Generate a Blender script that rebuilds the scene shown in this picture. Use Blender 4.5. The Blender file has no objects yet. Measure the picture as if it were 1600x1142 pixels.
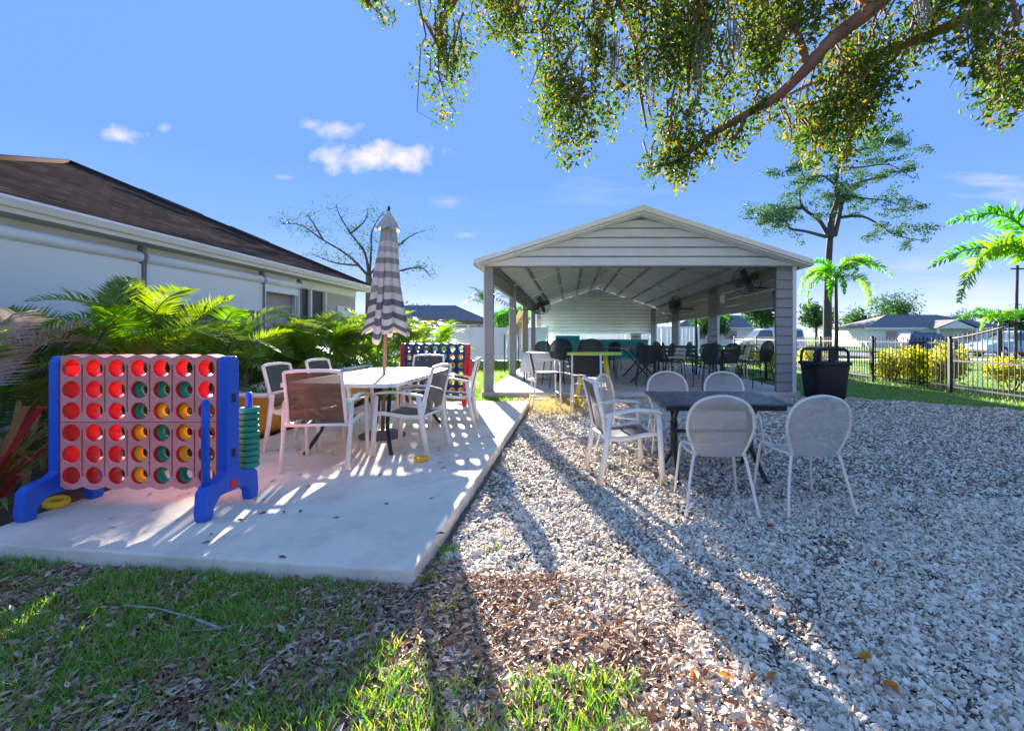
import bpy, bmesh, math, random
import numpy as np
from mathutils import Vector, Matrix, Euler

random.seed(7)
rng = np.random.default_rng(11)
PI = math.pi
R = math.radians
S = bpy.context.scene
COL = S.collection

# ------------------------------------------------------------------ camera
H, F, CX, CY = 1.30, 711.0, 890.0, 525.0        # eye height, focal length and principal point of the photograph
cam_d = bpy.data.cameras.new('camera')
cam = bpy.data.objects.new('camera', cam_d)
COL.objects.link(cam)
cam.location = (0, 0, H)
cam.rotation_euler = (R(90), 0, 0)
cam_d.sensor_width = 36
cam_d.lens = F / 1600 * 36
cam_d.shift_x = -(CX - 800) / 1600
cam_d.shift_y = -(571 - CY) / 1600
cam_d.clip_end = 2000
S.camera = cam

# ------------------------------------------------------------------ light
SUN_EL, SUN_X, SUN_Y = R(14.5), -0.30, 0.954     # low sun beyond the umbrella
EXPOSURE = 2.5
S.view_settings.view_transform = 'Standard'
S.view_settings.look = 'None'
S.view_settings.gamma = 1
S.view_settings.use_curve_mapping = False
S.view_settings.exposure = EXPOSURE
sun_d = bpy.data.lights.new('sun', 'SUN')
sun_d.energy = 5.0
sun_d.angle = R(0.55)
sun_d.color = (1.0, 0.95, 0.87)
sun = bpy.data.objects.new('sun', sun_d)
COL.objects.link(sun)
sdir = Vector((SUN_X * math.cos(SUN_EL), SUN_Y * math.cos(SUN_EL), math.sin(SUN_EL)))
sun.rotation_euler = sdir.to_track_quat('Z', 'Y').to_euler()
sun.location = sdir * 60

W = bpy.data.worlds.new('World')
S.world = W
W.use_nodes = True
def build_world():
    nt = W.node_tree
    nt.nodes.clear()
    N, L = nt.nodes.new, nt.links.new
    def math_(op, a, b=None, clamp=False):
        n = N('ShaderNodeMath'); n.operation = op; n.use_clamp = clamp
        for i, x in enumerate((a, b)):
            if x is None: continue
            if isinstance(x, (int, float)): n.inputs[i].default_value = x
            else: L(x, n.inputs[i])
        return n.outputs[0]
    tc = N('ShaderNodeTexCoord')
    sep = N('ShaderNodeSeparateXYZ'); L(tc.outputs['Generated'], sep.inputs[0])
    x, y, z = sep.outputs
    ramp = N('ShaderNodeValToRGB'); L(z, ramp.inputs[0])
    e = ramp.color_ramp.elements
    e[0].position = 0.0; e[0].color = (0.80, 0.87, 1.0, 1)
    e[1].position = 1.0; e[1].color = (0.155, 0.315, 0.70, 1)
    for p, c in ((0.04, (0.56, 0.67, 0.94)), (0.10, (0.31, 0.46, 0.89)), (0.20, (0.175, 0.335, 0.82)), (0.32, (0.135, 0.29, 0.79)), (0.50, (0.140, 0.295, 0.75))):
        k = e.new(p); k.color = (*c, 1)
    sky = N('ShaderNodeTexSky'); sky.sky_type = 'NISHITA'; sky.sun_disc = False
    sky.sun_elevation = SUN_EL
    sky.sun_rotation = math.atan2(SUN_X, SUN_Y)
    sky.air_density = 1.0; sky.dust_density = 0.0; sky.ozone_density = 3.0
    sc = N('ShaderNodeVectorMath'); sc.operation = 'SCALE'; L(sky.outputs[0], sc.inputs[0]); sc.inputs[3].default_value = 0.10
    gr = N('ShaderNodeVectorMath'); gr.operation = 'SCALE'; L(ramp.outputs[0], gr.inputs[0]); gr.inputs[3].default_value = 7.0 / 2 ** EXPOSURE * 1.50
    gs = N('ShaderNodeVectorMath'); gs.operation = 'SCALE'; L(gr.outputs[0], gs.inputs[0]); gs.inputs[3].default_value = 0.145
    mix = N('ShaderNodeMix'); mix.data_type = 'RGBA'; mix.inputs[0].default_value = 0.985
    L(sc.outputs[0], mix.inputs[6]); L(gs.outputs[0], mix.inputs[7])
    # clouds, laid out on the sky by direction
    ys = math_('MAXIMUM', y, 0.02)
    u = math_('DIVIDE', x, ys); v = math_('DIVIDE', z, ys)
    cmb = N('ShaderNodeCombineXYZ'); L(u, cmb.inputs[0]); L(v, cmb.inputs[1])
    nz = N('ShaderNodeTexNoise'); nz.inputs['Scale'].default_value = 16; nz.inputs['Detail'].default_value = 7; nz.inputs['Roughness'].default_value = 0.6
    L(cmb.outputs[0], nz.inputs['Vector'])
    mp = N('ShaderNodeMapping'); mp.inputs['Scale'].default_value = (2.2, 14, 1); mp.inputs['Rotation'].default_value = (0, 0, R(16))
    L(cmb.outputs[0], mp.inputs[0])
    nz2 = N('ShaderNodeTexNoise'); nz2.inputs['Scale'].default_value = 2.2; nz2.inputs['Detail'].default_value = 6
    L(mp.outputs[0], nz2.inputs['Vector'])
    total = None
    #          px    py   half-w half-h  strength edge  noise
    clouds = [(592, 248, 122, 33, 1.0, 2.4, nz), (530, 203, 52, 19, 0.8, 2.0, nz), (486, 195, 26, 13, 0.6, 1.8, nz), (188, 212, 48, 20, 0.8, 2.2, nz), (258, 200, 16, 9, 0.4, 2, nz),
              (1580, 300, 130, 50, 0.8, 1.2, nz2), (1450, 412, 110, 22, 0.45, 1.4, nz2), (700, 316, 40, 14, 0.35, 1.6, nz),
              (930, 300, 150, 40, 0.25, 1.0, nz2), (1500, 470, 240, 60, 0.55, 1.0, nz2), (445, 277, 24, 7, 0.35, 2, nz), (730, 367, 24, 8, 0.35, 2, nz)]
    for px, py, a, b, st, ed, nn in clouds:
        du = math_('DIVIDE', math_('SUBTRACT', u, (px - CX) / F), a / F)
        dv = math_('DIVIDE', math_('SUBTRACT', v, (CY - py) / F), b / F)
        d = math_('SQRT', math_('ADD', math_('MULTIPLY', du, du), math_('MULTIPLY', dv, dv)))
        n_ = math_('MULTIPLY', math_('SUBTRACT', nn.outputs[0], 0.5), 2.2 if nn is nz else 3.2)
        q = math_('MULTIPLY', math_('ADD', math_('SUBTRACT', 0.78 if nn is nz else 0.62, d), n_), ed * 0.62, True)
        q = math_('MULTIPLY', q, st)
        q = math_('MULTIPLY', q, math_('GREATER_THAN', y, 0.03))
        total = q if total is None else math_('MAXIMUM', total, q)
    cm = N('ShaderNodeMix'); cm.data_type = 'RGBA'; L(total, cm.inputs[0]); L(mix.outputs[2], cm.inputs[6])
    k = 7.0 / 2 ** EXPOSURE * 0.145
    cm.inputs[7].default_value = (0.99 * k, 0.95 * k, 1.0 * k, 1)
    bg = N('ShaderNodeBackground'); L(cm.outputs[2], bg.inputs[0]); bg.inputs[1].default_value = 1.0
    out = N('ShaderNodeOutputWorld'); L(bg.outputs[0], out.inputs[0])
build_world()

# ------------------------------------------------------------------ small helpers
def at(px, py, Y):
    return Vector(((px - CX) / F * Y, Y, H - (py - CY) / F * Y))
def gnd(px, py, z=0.0):
    Y = F * (H - z) / (py - CY)
    return Vector(((px - CX) / F * Y, Y, z))

MATS = {}
def mat(name, col, rough=0.6, var=0.12, scale=6.0, bump=0.0, bscale=60.0, metal=0.0, spec=0.4, island=None, objrand=0.0,
        trans=0.0, holes=0.0, emit=None, stretch=None, dirt=None, dscale=1.5):
    if name in MATS: return MATS[name]
    m = bpy.data.materials.new(name); m.use_nodes = True
    nt = m.node_tree; N, L = nt.nodes.new, nt.links.new
    p = nt.nodes['Principled BSDF']; out = nt.nodes['Material Output']
    p.inputs['Roughness'].default_value = rough; p.inputs['Metallic'].default_value = metal
    p.inputs['Specular IOR Level'].default_value = spec
    tc = N('ShaderNodeTexCoord')
    vec = tc.outputs['Object']
    if stretch:
        mp = N('ShaderNodeMapping'); mp.inputs['Scale'].default_value = stretch; L(vec, mp.inputs[0]); vec = mp.outputs[0]
    if island:
        geo = N('ShaderNodeNewGeometry'); rp = N('ShaderNodeValToRGB'); L(geo.outputs['Random Per Island'], rp.inputs[0])
        els = rp.color_ramp.elements
        n = len(island)
        els[0].position = 0; els[0].color = (*island[0], 1)
        els[1].position = 1; els[1].color = (*island[-1], 1)
        for i in range(1, n - 1):
            k = els.new(i / (n - 1)); k.color = (*island[i], 1)
        c = rp.outputs[0]
    else:
        rgb = N('ShaderNodeRGB'); rgb.outputs[0].default_value = (*col, 1); c = rgb.outputs[0]
    if dirt:
        nd = N('ShaderNodeTexNoise'); nd.inputs['Scale'].default_value = dscale; nd.inputs['Detail'].default_value = 8; nd.inputs['Roughness'].default_value = 0.65
        L(vec, nd.inputs['Vector'])
        rr = N('ShaderNodeValToRGB'); L(nd.outputs[0], rr.inputs[0])
        rr.color_ramp.elements[0].position = 0.48; rr.color_ramp.elements[1].position = 0.72
        rr.color_ramp.elements[0].color = (0, 0, 0, 1); rr.color_ramp.elements[1].color = (1, 1, 1, 1)
        mx = N('ShaderNodeMix'); mx.data_type = 'RGBA'; L(rr.outputs[0], mx.inputs[0]); L(c, mx.inputs[6]); mx.inputs[7].default_value = (*dirt, 1)
        c = mx.outputs[2]
    if var:
        nz = N('ShaderNodeTexNoise'); nz.inputs['Scale'].default_value = scale; nz.inputs['Detail'].default_value = 6; L(vec, nz.inputs['Vector'])
        mr = N('ShaderNodeMapRange'); L(nz.outputs[0], mr.inputs[0])
        mr.inputs[1].default_value = 0.25; mr.inputs[2].default_value = 0.75
        mr.inputs[3].default_value = 1 - var; mr.inputs[4].default_value = 1 + var
        hs = N('ShaderNodeHueSaturation'); L(c, hs.inputs['Color']); L(mr.outputs[0], hs.inputs['Value']); c = hs.outputs[0]
        rm = N('ShaderNodeMapRange'); L(nz.outputs[0], rm.inputs[0]); rm.inputs[3].default_value = max(0.05, rough - 0.12); rm.inputs[4].default_value = min(1, rough + 0.12)
        L(rm.outputs[0], p.inputs['Roughness'])
    if objrand:
        oi = N('ShaderNodeObjectInfo'); mr = N('ShaderNodeMapRange'); L(oi.outputs['Random'], mr.inputs[0])
        mr.inputs[3].default_value = 1 - objrand; mr.inputs[4].default_value = 1 + objrand
        hs = N('ShaderNodeHueSaturation'); L(c, hs.inputs['Color']); L(mr.outputs[0], hs.inputs['Value']); c = hs.outputs[0]
    L(c, p.inputs['Base Color'])
    if bump:
        nb = N('ShaderNodeTexNoise'); nb.inputs['Scale'].default_value = bscale; nb.inputs['Detail'].default_value = 5; L(vec, nb.inputs['Vector'])
        b = N('ShaderNodeBump'); b.inputs['Strength'].default_value = bump; b.inputs['Distance'].default_value = 0.02
        L(nb.outputs[0], b.inputs['Height']); L(b.outputs[0], p.inputs['Normal'])
    if emit:
        p.inputs['Emission Color'].default_value = (*emit[0], 1); p.inputs['Emission Strength'].default_value = emit[1]
    sh = p.outputs[0]
    if trans:
        tr = N('ShaderNodeBsdfTranslucent'); L(c, tr.inputs[0])
        hs = N('ShaderNodeHueSaturation'); L(c, hs.inputs['Color']); hs.inputs['Value'].default_value = 1.5; hs.inputs['Saturation'].default_value = 1.15; L(hs.outputs[0], tr.inputs[0])
        ms = N('ShaderNodeMixShader'); ms.inputs[0].default_value = trans; L(sh, ms.inputs[1]); L(tr.outputs[0], ms.inputs[2]); sh = ms.outputs[0]
    if holes:
        tp = N('ShaderNodeBsdfTransparent'); ms = N('ShaderNodeMixShader'); ms.inputs[0].default_value = holes
        L(sh, ms.inputs[1]); L(tp.outputs[0], ms.inputs[2]); sh = ms.outputs[0]
    L(sh, out.inputs[0])
    MATS[name] = m
    return m

class MB:
    """collects simple shapes into one mesh"""
    def __init__(s): s.v = []; s.f = []; s.sm = []; s.mi = []; s.M = Matrix.Identity(4); s.cur = 0
    def add(s, vs, fs, smooth=False):
        b = len(s.v); s.v += [tuple(s.M @ Vector(p)) for p in vs]
        for f in fs: s.f.append([b + i for i in f]); s.sm.append(smooth); s.mi.append(s.cur)
        return s
    def box(s, c, d, rot=None):
        x, y, z = d[0] / 2, d[1] / 2, d[2] / 2
        vs = [Vector((i * x, j * y, k * z)) for i in (-1, 1) for j in (-1, 1) for k in (-1, 1)]
        if rot: E = Euler(rot).to_matrix(); vs = [E @ p for p in vs]
        c = Vector(c)
        return s.add([p + c for p in vs], [(0, 1, 3, 2), (4, 6, 7, 5), (0, 4, 5, 1), (2, 3, 7, 6), (0, 2, 6, 4), (1, 5, 7, 3)])
    def span(s, lo, hi):
        return s.box([(a + b) / 2 for a, b in zip(lo, hi)], [abs(b - a) for a, b in zip(lo, hi)])
    def tube(s, pts, r, seg=8, closed=False, flat=1.0, up=None, caps=True, smooth=True):
        pts = [Vector(p) for p in pts]; n = len(pts)
        rs = r if isinstance(r, (list, tuple)) else [r] * n
        vs = []; nrm = None
        for i, p in enumerate(pts):
            a = pts[(i - 1) % n] if (closed or i > 0) else p
            b = pts[(i + 1) % n] if (closed or i < n - 1) else p
            t = (b - a)
            t = t.normalized() if t.length > 1e-9 else Vector((0, 0, 1))
            if nrm is None:
                ref = Vector(up) if up else (Vector((0, 0, 1)) if abs(t.z) < 0.9 else Vector((1, 0, 0)))
                nrm = (ref - t * ref.dot(t)).normalized()
            else:
                nrm = nrm - t * nrm.dot(t)
                nrm = nrm.normalized() if nrm.length > 1e-6 else t.orthogonal().normalized()
            bi = t.cross(nrm)
            for k in range(seg):
                an = 2 * PI * (k + 0.5) / seg
                vs.append(p + nrm * (math.cos(an) * rs[i]) + bi * (math.sin(an) * rs[i] * flat))
        fs = []
        m = n if closed else n - 1
        for i in range(m):
            for k in range(seg):
                a = i * seg + k; b = i * seg + (k + 1) % seg
                c = ((i + 1) % n) * seg + (k + 1) % seg; d = ((i + 1) % n) * seg + k
                fs.append((a, b, c, d))
        s.add(vs, fs, smooth)
        if caps and not closed:
            b0 = len(s.v) - len(vs)
            s.f.append([b0 + k for k in range(seg)][::-1]); s.sm.append(False); s.mi.append(s.cur)
            s.f.append([b0 + (n - 1) * seg + k for k in range(seg)]); s.sm.append(False); s.mi.append(s.cur)
        return s
    def lathe(s, prof, c=(0, 0, 0), seg=20, axis='Z', smooth=True, power=None):
        vs = []; fs = []
        for r, z in prof:
            for k in range(seg):
                a = 2 * PI * k / seg
                cx, cy = math.cos(a), math.sin(a)
                if power:
                    q = (abs(cx) ** power + abs(cy) ** power) ** (-1 / power); cx *= q; cy *= q
                p = (r * cx, r * cy, z)
                if axis == 'Y': p = (p[0], p[2], p[1])
                if axis == 'X': p = (p[2], p[0], p[1])
                vs.append(Vector(p) + Vector(c))
        for i in range(len(prof) - 1):
            for k in range(seg):
                fs.append((i * seg + k, i * seg + (k + 1) % seg, (i + 1) * seg + (k + 1) % seg, (i + 1) * seg + k))
        s.add(vs, fs, smooth)
        return s
    def prism(s, poly, a, b, plane='YZ'):
        """polygon extruded from a to b along the axis missing in plane"""
        def P(p, h):
            return {'YZ': (h, p[0], p[1]), 'XZ': (p[0], h, p[1]), 'XY': (p[0], p[1], h)}[plane]
        n = len(poly)
        vs = [P(p, a) for p in poly] + [P(p, b) for p in poly]
        fs = [tuple(range(n))[::-1], tuple(range(n, 2 * n))] + [(i, (i + 1) % n, n + (i + 1) % n, n + i) for i in range(n)]
        return s.add(vs, fs)
    def loft(s, secs, closed=True, smooth=True, caps=False):
        n = len(secs[0]); vs = [p for q in secs for p in q]; fs = []
        for i in range(len(secs) - 1):
            for k in range(n if closed else n - 1):
                fs.append((i * n + k, i * n + (k + 1) % n, (i + 1) * n + (k + 1) % n, (i + 1) * n + k))
        s.add(vs, fs, smooth)
        if caps:
            b0 = len(s.v) - len(vs)
            for q in (0, len(secs) - 1):
                s.f.append([b0 + q * n + k for k in range(n)]); s.sm.append(False); s.mi.append(s.cur)
        return s
    def mesh(s, name):
        me = bpy.data.meshes.new(name); me.from_pydata(s.v, [], s.f)
        me.polygons.foreach_set('use_smooth', s.sm); me.polygons.foreach_set('material_index', s.mi)
        bm = bmesh.new(); bm.from_mesh(me); bmesh.ops.recalc_face_normals(bm, faces=bm.faces); bm.to_mesh(me); bm.free()
        return me
    def build(s, name, mats, parent=None, bevel=0.0, loc=None, rot=None, seg=2):
        return put(name, s.mesh(name), mats, parent, bevel, loc, rot, seg)

def put(name, me, mats=None, parent=None, bevel=0.0, loc=None, rot=None, seg=2):
    o = bpy.data.objects.new(name, me); COL.objects.link(o); o.shadow_terminator_geometry_offset = 0.0
    if mats is not None and not len(me.materials):
        for m in (mats if isinstance(mats, (list, tuple)) else [mats]): me.materials.append(m)
    if parent: o.parent = parent
    if loc is not None: o.location = loc
    if rot is not None: o.rotation_euler = rot
    if bevel:
        b = o.modifiers.new('bevel', 'BEVEL'); b.width = bevel; b.segments = seg; b.limit_method = 'ANGLE'; b.angle_limit = R(40)
    return o
def tag(o, label, cat, group=None):
    o['label'] = label; o['category'] = cat
    if group: o['group'] = group
    return o
def thing(name, label, cat, loc=(0, 0, 0), rz=0.0, group=None, scale=1.0):
    o = bpy.data.objects.new(name, None); COL.objects.link(o); o.empty_display_size = 0.2
    o.location = loc; o.rotation_euler = (0, 0, rz); o.scale = (scale,) * 3
    return tag(o, label, cat, group)
def structure(o): o['kind'] = 'structure'; return o
def stuff(o): o['kind'] = 'stuff'; return o
def dup(root, label, loc, rz, group=None, scale=None, parent=None):
    """copy of a thing with copies of its parts and sub-parts"""
    r = root.copy(); COL.objects.link(r); r.location = loc; r.rotation_euler = (0, 0, rz)
    if label: r['label'] = label
    if group: r['group'] = group
    if scale: r.scale = (scale,) * 3
    for ch in list(root.children):
        c = ch.copy(); COL.objects.link(c); c.parent = r
        for g in list(ch.children):
            d = g.copy(); COL.objects.link(d); d.parent = c
    return r

def np_mesh(name, V, Fq, smooth=False):
    """V (n,3) floats, Fq (m,k) ints: all faces with k corners"""
    me = bpy.data.meshes.new(name)
    m, k = Fq.shape
    me.vertices.add(len(V)); me.vertices.foreach_set('co', np.ascontiguousarray(V, dtype=np.float32).ravel())
    me.loops.add(m * k); me.loops.foreach_set('vertex_index', np.ascontiguousarray(Fq, dtype=np.int32).ravel())
    me.polygons.add(m); me.polygons.foreach_set('loop_start', np.arange(0, m * k, k, dtype=np.int32))
    me.polygons.foreach_set('use_smooth', np.full(m, smooth))
    me.update(calc_edges=True); me.validate()
    return me
def unit(a): return a / np.maximum(np.linalg.norm(a, axis=1, keepdims=True), 1e-9)
def leaf_faces(C, D, Nn, length, width, fold=0.25):
    """rhombic folded leaves: C base points, D directions, Nn rough normals"""
    D = unit(D); Sd = unit(np.cross(D, Nn)); Up = np.cross(Sd, D)
    l = length[:, None]; w = width[:, None]
    b = C; t = C + D * l; md = C + D * l * 0.45
    a = md + Sd * w * 0.5 + Up * w * fold; c = md - Sd * w * 0.5 + Up * w * fold
    V = np.stack([b, a, t, c], 1).reshape(-1, 3)
    n = len(C); i = np.arange(n)[:, None] * 4
    Fc = np.concatenate([i + np.array([[0, 1, 2]]), i + np.array([[0, 2, 3]])], 1).reshape(-1, 3)
    return V, Fc
def leaves(name, C, m, parent=None, size=(0.05, 0.09), aspect=0.5, droop=0.0, flat=0.0):
    n = len(C)
    D = rng.normal(size=(n, 3)); D[:, 2] -= droop; D[:, 2] *= (1 - flat)
    Nn = rng.normal(size=(n, 3)); Nn[:, 2] += flat * 4
    L_ = rng.uniform(*size, n)
    V, Fc = leaf_faces(C, D, Nn, L_, L_ * aspect * rng.uniform(0.8, 1.2, n))
    return stuff(put(name, np_mesh(name, V, Fc), m, parent))
def vnoise(x, y, s=1.0, seed=0.0):
    return (np.sin(x * 1.7 * s + 1.3 + seed) * np.cos(y * 2.1 * s - 0.7 + seed * 2) + 0.6 * np.sin(x * 4.3 * s - y * 3.1 * s + seed)
            + 0.4 * np.cos(x * 7.9 * s + y * 6.7 * s + 2 * seed) + 0.3 * np.sin(x * 13.1 * s - 11.3 * y * s)) / 2.3
# ------------------------------------------------------------------ ground
m_lawn = mat('lawn', (0.10, 0.20, 0.03), 0.9, 0.35, 3.0, 0.6, 90, dirt=(0.16, 0.22, 0.04), dscale=0.6)
m_soil = mat('soil', (0.16, 0.105, 0.07), 0.95, 0.4, 14, 0.8, 60)
m_gravel = mat('gravel_bed', (0.12, 0.095, 0.07), 0.9, 0.5, 45, 0.9, 90, dirt=(0.46, 0.38, 0.28), dscale=40)
m_conc = mat('concrete', (0.86, 0.71, 0.53), 0.85, 0.15, 1.7, 0.25, 120, dirt=(0.68, 0.55, 0.41), dscale=3.0)
m_conc2 = mat('floor_concrete', (0.66, 0.60, 0.52), 0.8, 0.1, 1.5, 0.15, 90, dirt=(0.40, 0.39, 0.38), dscale=0.8)
m_asph = mat('asphalt', (0.22, 0.22, 0.22), 0.9, 0.15, 3, 0.3, 120)

structure(MB().span((-400, -60, -0.5), (400, 900, -0.012)).build('lawn', m_lawn))
SLAB = [(-0.80, 2.33), (-0.74, 8.35), (-3.62, 8.45), (-3.60, 2.66)]
GRAVEL = [(-0.85, 8.6), (-0.85, 2.2), (-1.0, 1.9), (-0.45, 1.45), (0.0, 0.9), (0.3, -4), (9, -4), (9.5, 3), (8.3, 7.6), (6.9, 8.75), (5.6, 9.75), (-1.5, 9.78), (-0.95, 9.0)]
def sheet(name, poly, z, m, t=None):
    b = MB().prism(poly, z if t is None else t, z, 'XY') if t is not None else MB().add([(x, y, z) for x, y in poly], [tuple(range(len(poly)))])
    return structure(b.build(name, m, bevel=0.012 if t is not None else 0))
sheet('gravel_ground', GRAVEL, 0.0, m_gravel)
sheet('garden_bed', [(-6.72, 2.0), (-3.55, 2.3), (-3.55, 8.6), (-3.3, 16), (-6.72, 16)], -0.004, m_soil)
sheet('lawn_soil', [(-9, -3), (0.3, -3), (0.25, 1.6), (-0.5, 2.4), (-0.85, 2.5), (-3.6, 2.9), (-9, 3.2)], -0.006, m_soil)
def rough_edge(poly, step=0.07, j=0.004):
    rr = random.Random(4); out = []
    for i in range(len(poly)):
        a, b = Vector(poly[i]), Vector(poly[(i + 1) % len(poly)]); n = max(1, int((b - a).length / step))
        for k in range(n): out.append(tuple(a.lerp(b, k / n) + (Vector((rr.gauss(0, j), rr.gauss(0, j))) if k else Vector((0, 0)))))
    return out
sheet('patio_slab', rough_edge(SLAB), 0.10, m_conc, -0.10)
sheet('street', [(7, 30), (200, 30), (200, 37), (7, 37)], 0.0, m_asph)
sheet('sidewalk', [(9.6, 24.3), (200, 24.3), (200, 26.2), (9.6, 26.2)], 0.0, m_conc)

def in_poly(x, y, poly):
    ins = np.zeros(len(x), bool); n = len(poly)
    for i in range(n):
        x1, y1 = poly[i]; x2, y2 = poly[(i + 1) % n]
        c = ((y1 > y) != (y2 > y)) & (x < (x2 - x1) * (y - y1) / (y2 - y1 + 1e-12) + x1)
        ins ^= c
    return ins
# visible wedge on the ground
def scatter(n, y0, y1, x0=-4.2, x1=9.0, pw=1.0):
    Y = y0 + (y1 - y0) * rng.random(n) ** pw; X = rng.uniform(x0, x1, n)
    k = (X > -1.35 * Y - 0.3) & (X < 1.1 * Y + 0.4)
    return X[k], Y[k]
ICO_V = []
_p = (1 + 5 ** 0.5) / 2
for a in (-1, 1):
    for b in (-_p, _p): ICO_V += [(0, a, b), (a, b, 0), (b, 0, a)]
ICO_V = np.array(ICO_V, float); ICO_V /= np.linalg.norm(ICO_V[0])
def hull_faces(V):
    bm = bmesh.new()
    for p in V: bm.verts.new(p)
    bm.verts.ensure_lookup_table(); bm.verts.index_update()
    bmesh.ops.convex_hull(bm, input=bm.verts)
    f = [[v.index for v in q.verts] for q in bm.faces if len(q.verts) == 3]; bm.free()
    return np.array(f)
ICO_F = hull_faces(ICO_V)
OCT_V = np.array([(1, 0, 0), (0, 1, 0), (-1, 0, 0), (0, -1, 0), (0, 0, 1), (0, 0, -1)], float)
OCT_F = np.array([(0, 1, 4), (1, 2, 4), (2, 3, 4), (3, 0, 4)])
def frags(X, Y, Z, size, base, faces, flat=(0.15, 0.45), long=(0.5, 0.95), tilt=0.5, jit=0.28):
    n = len(X); B = np.repeat(base[None], n, 0)
    B = B * (1 + rng.uniform(-jit, jit, (n, len(base), 1)))
    sc = np.stack([np.ones(n), rng.uniform(*long, n), rng.uniform(*flat, n)], 1) * (size / 2)[:, None]
    B = B * sc[:, None, :]
    ax = rng.normal(0, tilt, n); c, s = np.cos(ax), np.sin(ax)
    B = np.stack([B[..., 0], B[..., 1] * c[:, None] - B[..., 2] * s[:, None], B[..., 1] * s[:, None] + B[..., 2] * c[:, None]], -1)
    ay = rng.normal(0, tilt, n); c, s = np.cos(ay), np.sin(ay)
    B = np.stack([B[..., 0] * c[:, None] + B[..., 2] * s[:, None], B[..., 1], -B[..., 0] * s[:, None] + B[..., 2] * c[:, None]], -1)
    yw = rng.uniform(0, 2 * PI, n); c, s = np.cos(yw), np.sin(yw)
    B = np.stack([B[..., 0] * c[:, None] - B[..., 1] * s[:, None], B[..., 0] * s[:, None] + B[..., 1] * c[:, None], B[..., 2]], -1)
    B += np.stack([X, Y, Z], 1)[:, None, :]
    Fc = (np.arange(n)[:, None, None] * len(base) + faces[None]).reshape(-1, 3)
    return B.reshape(-1, 3), Fc
m_shell = mat('shell', (0.7, 0.7, 0.7), 0.7, 0.12, 40, 0, island=[(0.92, 0.78, 0.58), (0.66, 0.52, 0.36), (0.92, 0.80, 0.62), (0.34, 0.25, 0.16), (0.90, 0.75, 0.54), (0.50, 0.36, 0.23), (0.93, 0.82, 0.65), (0.88, 0.74, 0.54), (0.20, 0.145, 0.10), (0.91, 0.78, 0.59), (0.70, 0.55, 0.38), (0.92, 0.80, 0.62)])
GR_E = 0.10
def gmask(X, Y):
    edge = 0.16 * vnoise(X, Y, 2.2)
    return in_poly(X + edge, Y + edge * 0.8, GRAVEL) & ~in_poly(X, Y, [(p[0] + (0.05 if p[0] > -2 else -0.1), p[1] - (0.02 if p[1] < 3 else 0)) for p in SLAB])
def litter_w(X, Y):
    """how much dead leaf covers the ground: heavy along the lawn's edge and by the slab corner"""
    d = np.abs((X + 0.30) * 0.75 + (Y - 1.85) * 0.25)
    w = 1.25 * np.exp(-(d / 0.46) ** 2) * (Y < 2.45) + 0.9 * np.exp(-(((X - 0.12) / 0.22) ** 2 + ((Y - 1.88) / 0.22) ** 2)) + 0.74 * (X < -0.6) * (Y < 2.6)
    return np.clip(w * (0.75 + 0.5 * vnoise(X, Y, 1.7, 3)), 0, 1)
X, Y = scatter(165000, 1.2, 3.6, -1.1, 4.5, 1.25); k = gmask(X, Y) & (rng.random(len(X)) > 0.75 * litter_w(X, Y)) & (rng.random(len(X)) > 0.75 * np.clip(vnoise(X, Y, 2.4, 6) * 1.5, 0, 1)); X, Y = X[k], Y[k]
sz = np.clip(rng.lognormal(math.log(0.0185), 0.45, len(X)), 0.008, 0.055)
bed = lambda X, Y: 0.012 * vnoise(X, Y, 1.6) + 0.006 * vnoise(X, Y, 5.0)
V, Fc = frags(X, Y, np.maximum(bed(X, Y), -0.004) + rng.uniform(0, 0.014, len(X)), sz, ICO_V, ICO_F, jit=0.35)
stuff(tag(put('shell_gravel', np_mesh('shell_gravel', V, Fc), m_shell), 'white crushed shell gravel in the foreground right of the slab', 'gravel'))
X, Y = scatter(230000, 3.5, 9.9, -1.2, 9.5, 1.2); k = gmask(X, Y) & (rng.random(len(X)) > 0.6 * np.clip(vnoise(X, Y, 1.5, 6) * 1.4, 0, 1)); X, Y = X[k], Y[k]
sz = np.clip(rng.lognormal(math.log(0.0235), 0.45, len(X)) * (0.8 + Y * 0.06), 0.012, 0.085)
V, Fc = frags(X, Y, np.maximum(bed(X, Y), -0.004) + rng.uniform(0, 0.010, len(X)), sz, OCT_V, OCT_F)
stuff(tag(put('shell_gravel', np_mesh('shell_gravel', V, Fc), m_shell), 'white crushed shell gravel around the dark table and towards the pavilion', 'gravel'))

# dead leaves
m_leaf_dead = mat('dead_leaf', (0.3, 0.2, 0.1), 0.7, 0.1, 30, 0, island=[(0.38, 0.20, 0.10), (0.62, 0.46, 0.29), (0.17, 0.075, 0.045), (0.76, 0.64, 0.48), (0.46, 0.25, 0.10), (0.24, 0.12, 0.065), (0.66, 0.50, 0.32), (0.36, 0.14, 0.06), (0.20, 0.10, 0.06), (0.54, 0.40, 0.27)], trans=0.10)
def litter(name, X, Y, Z, size, label, cat='leaves', m=None, tilt=0.45):
    n = len(X); yw = rng.uniform(0, 2 * PI, n)
    D = np.stack([np.cos(yw), np.sin(yw), rng.normal(0, tilt * 0.6, n)], 1)
    Nn = np.stack([rng.normal(0, tilt, n), rng.normal(0, tilt, n), np.ones(n)], 1)
    V, Fc = leaf_faces(np.stack([X, Y, Z], 1), D, Nn, size, size * rng.uniform(0.16, 0.46, n), 0.18)
    return stuff(tag(put(name, np_mesh(name, V, Fc), m or m_leaf_dead), label, cat))
X, Y = scatter(110000, 1.2, 2.75, -4.0, 0.7); k = (rng.random(len(X)) < litter_w(X, Y)) & ~in_poly(X, Y, SLAB); X, Y = X[k], Y[k]
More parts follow.
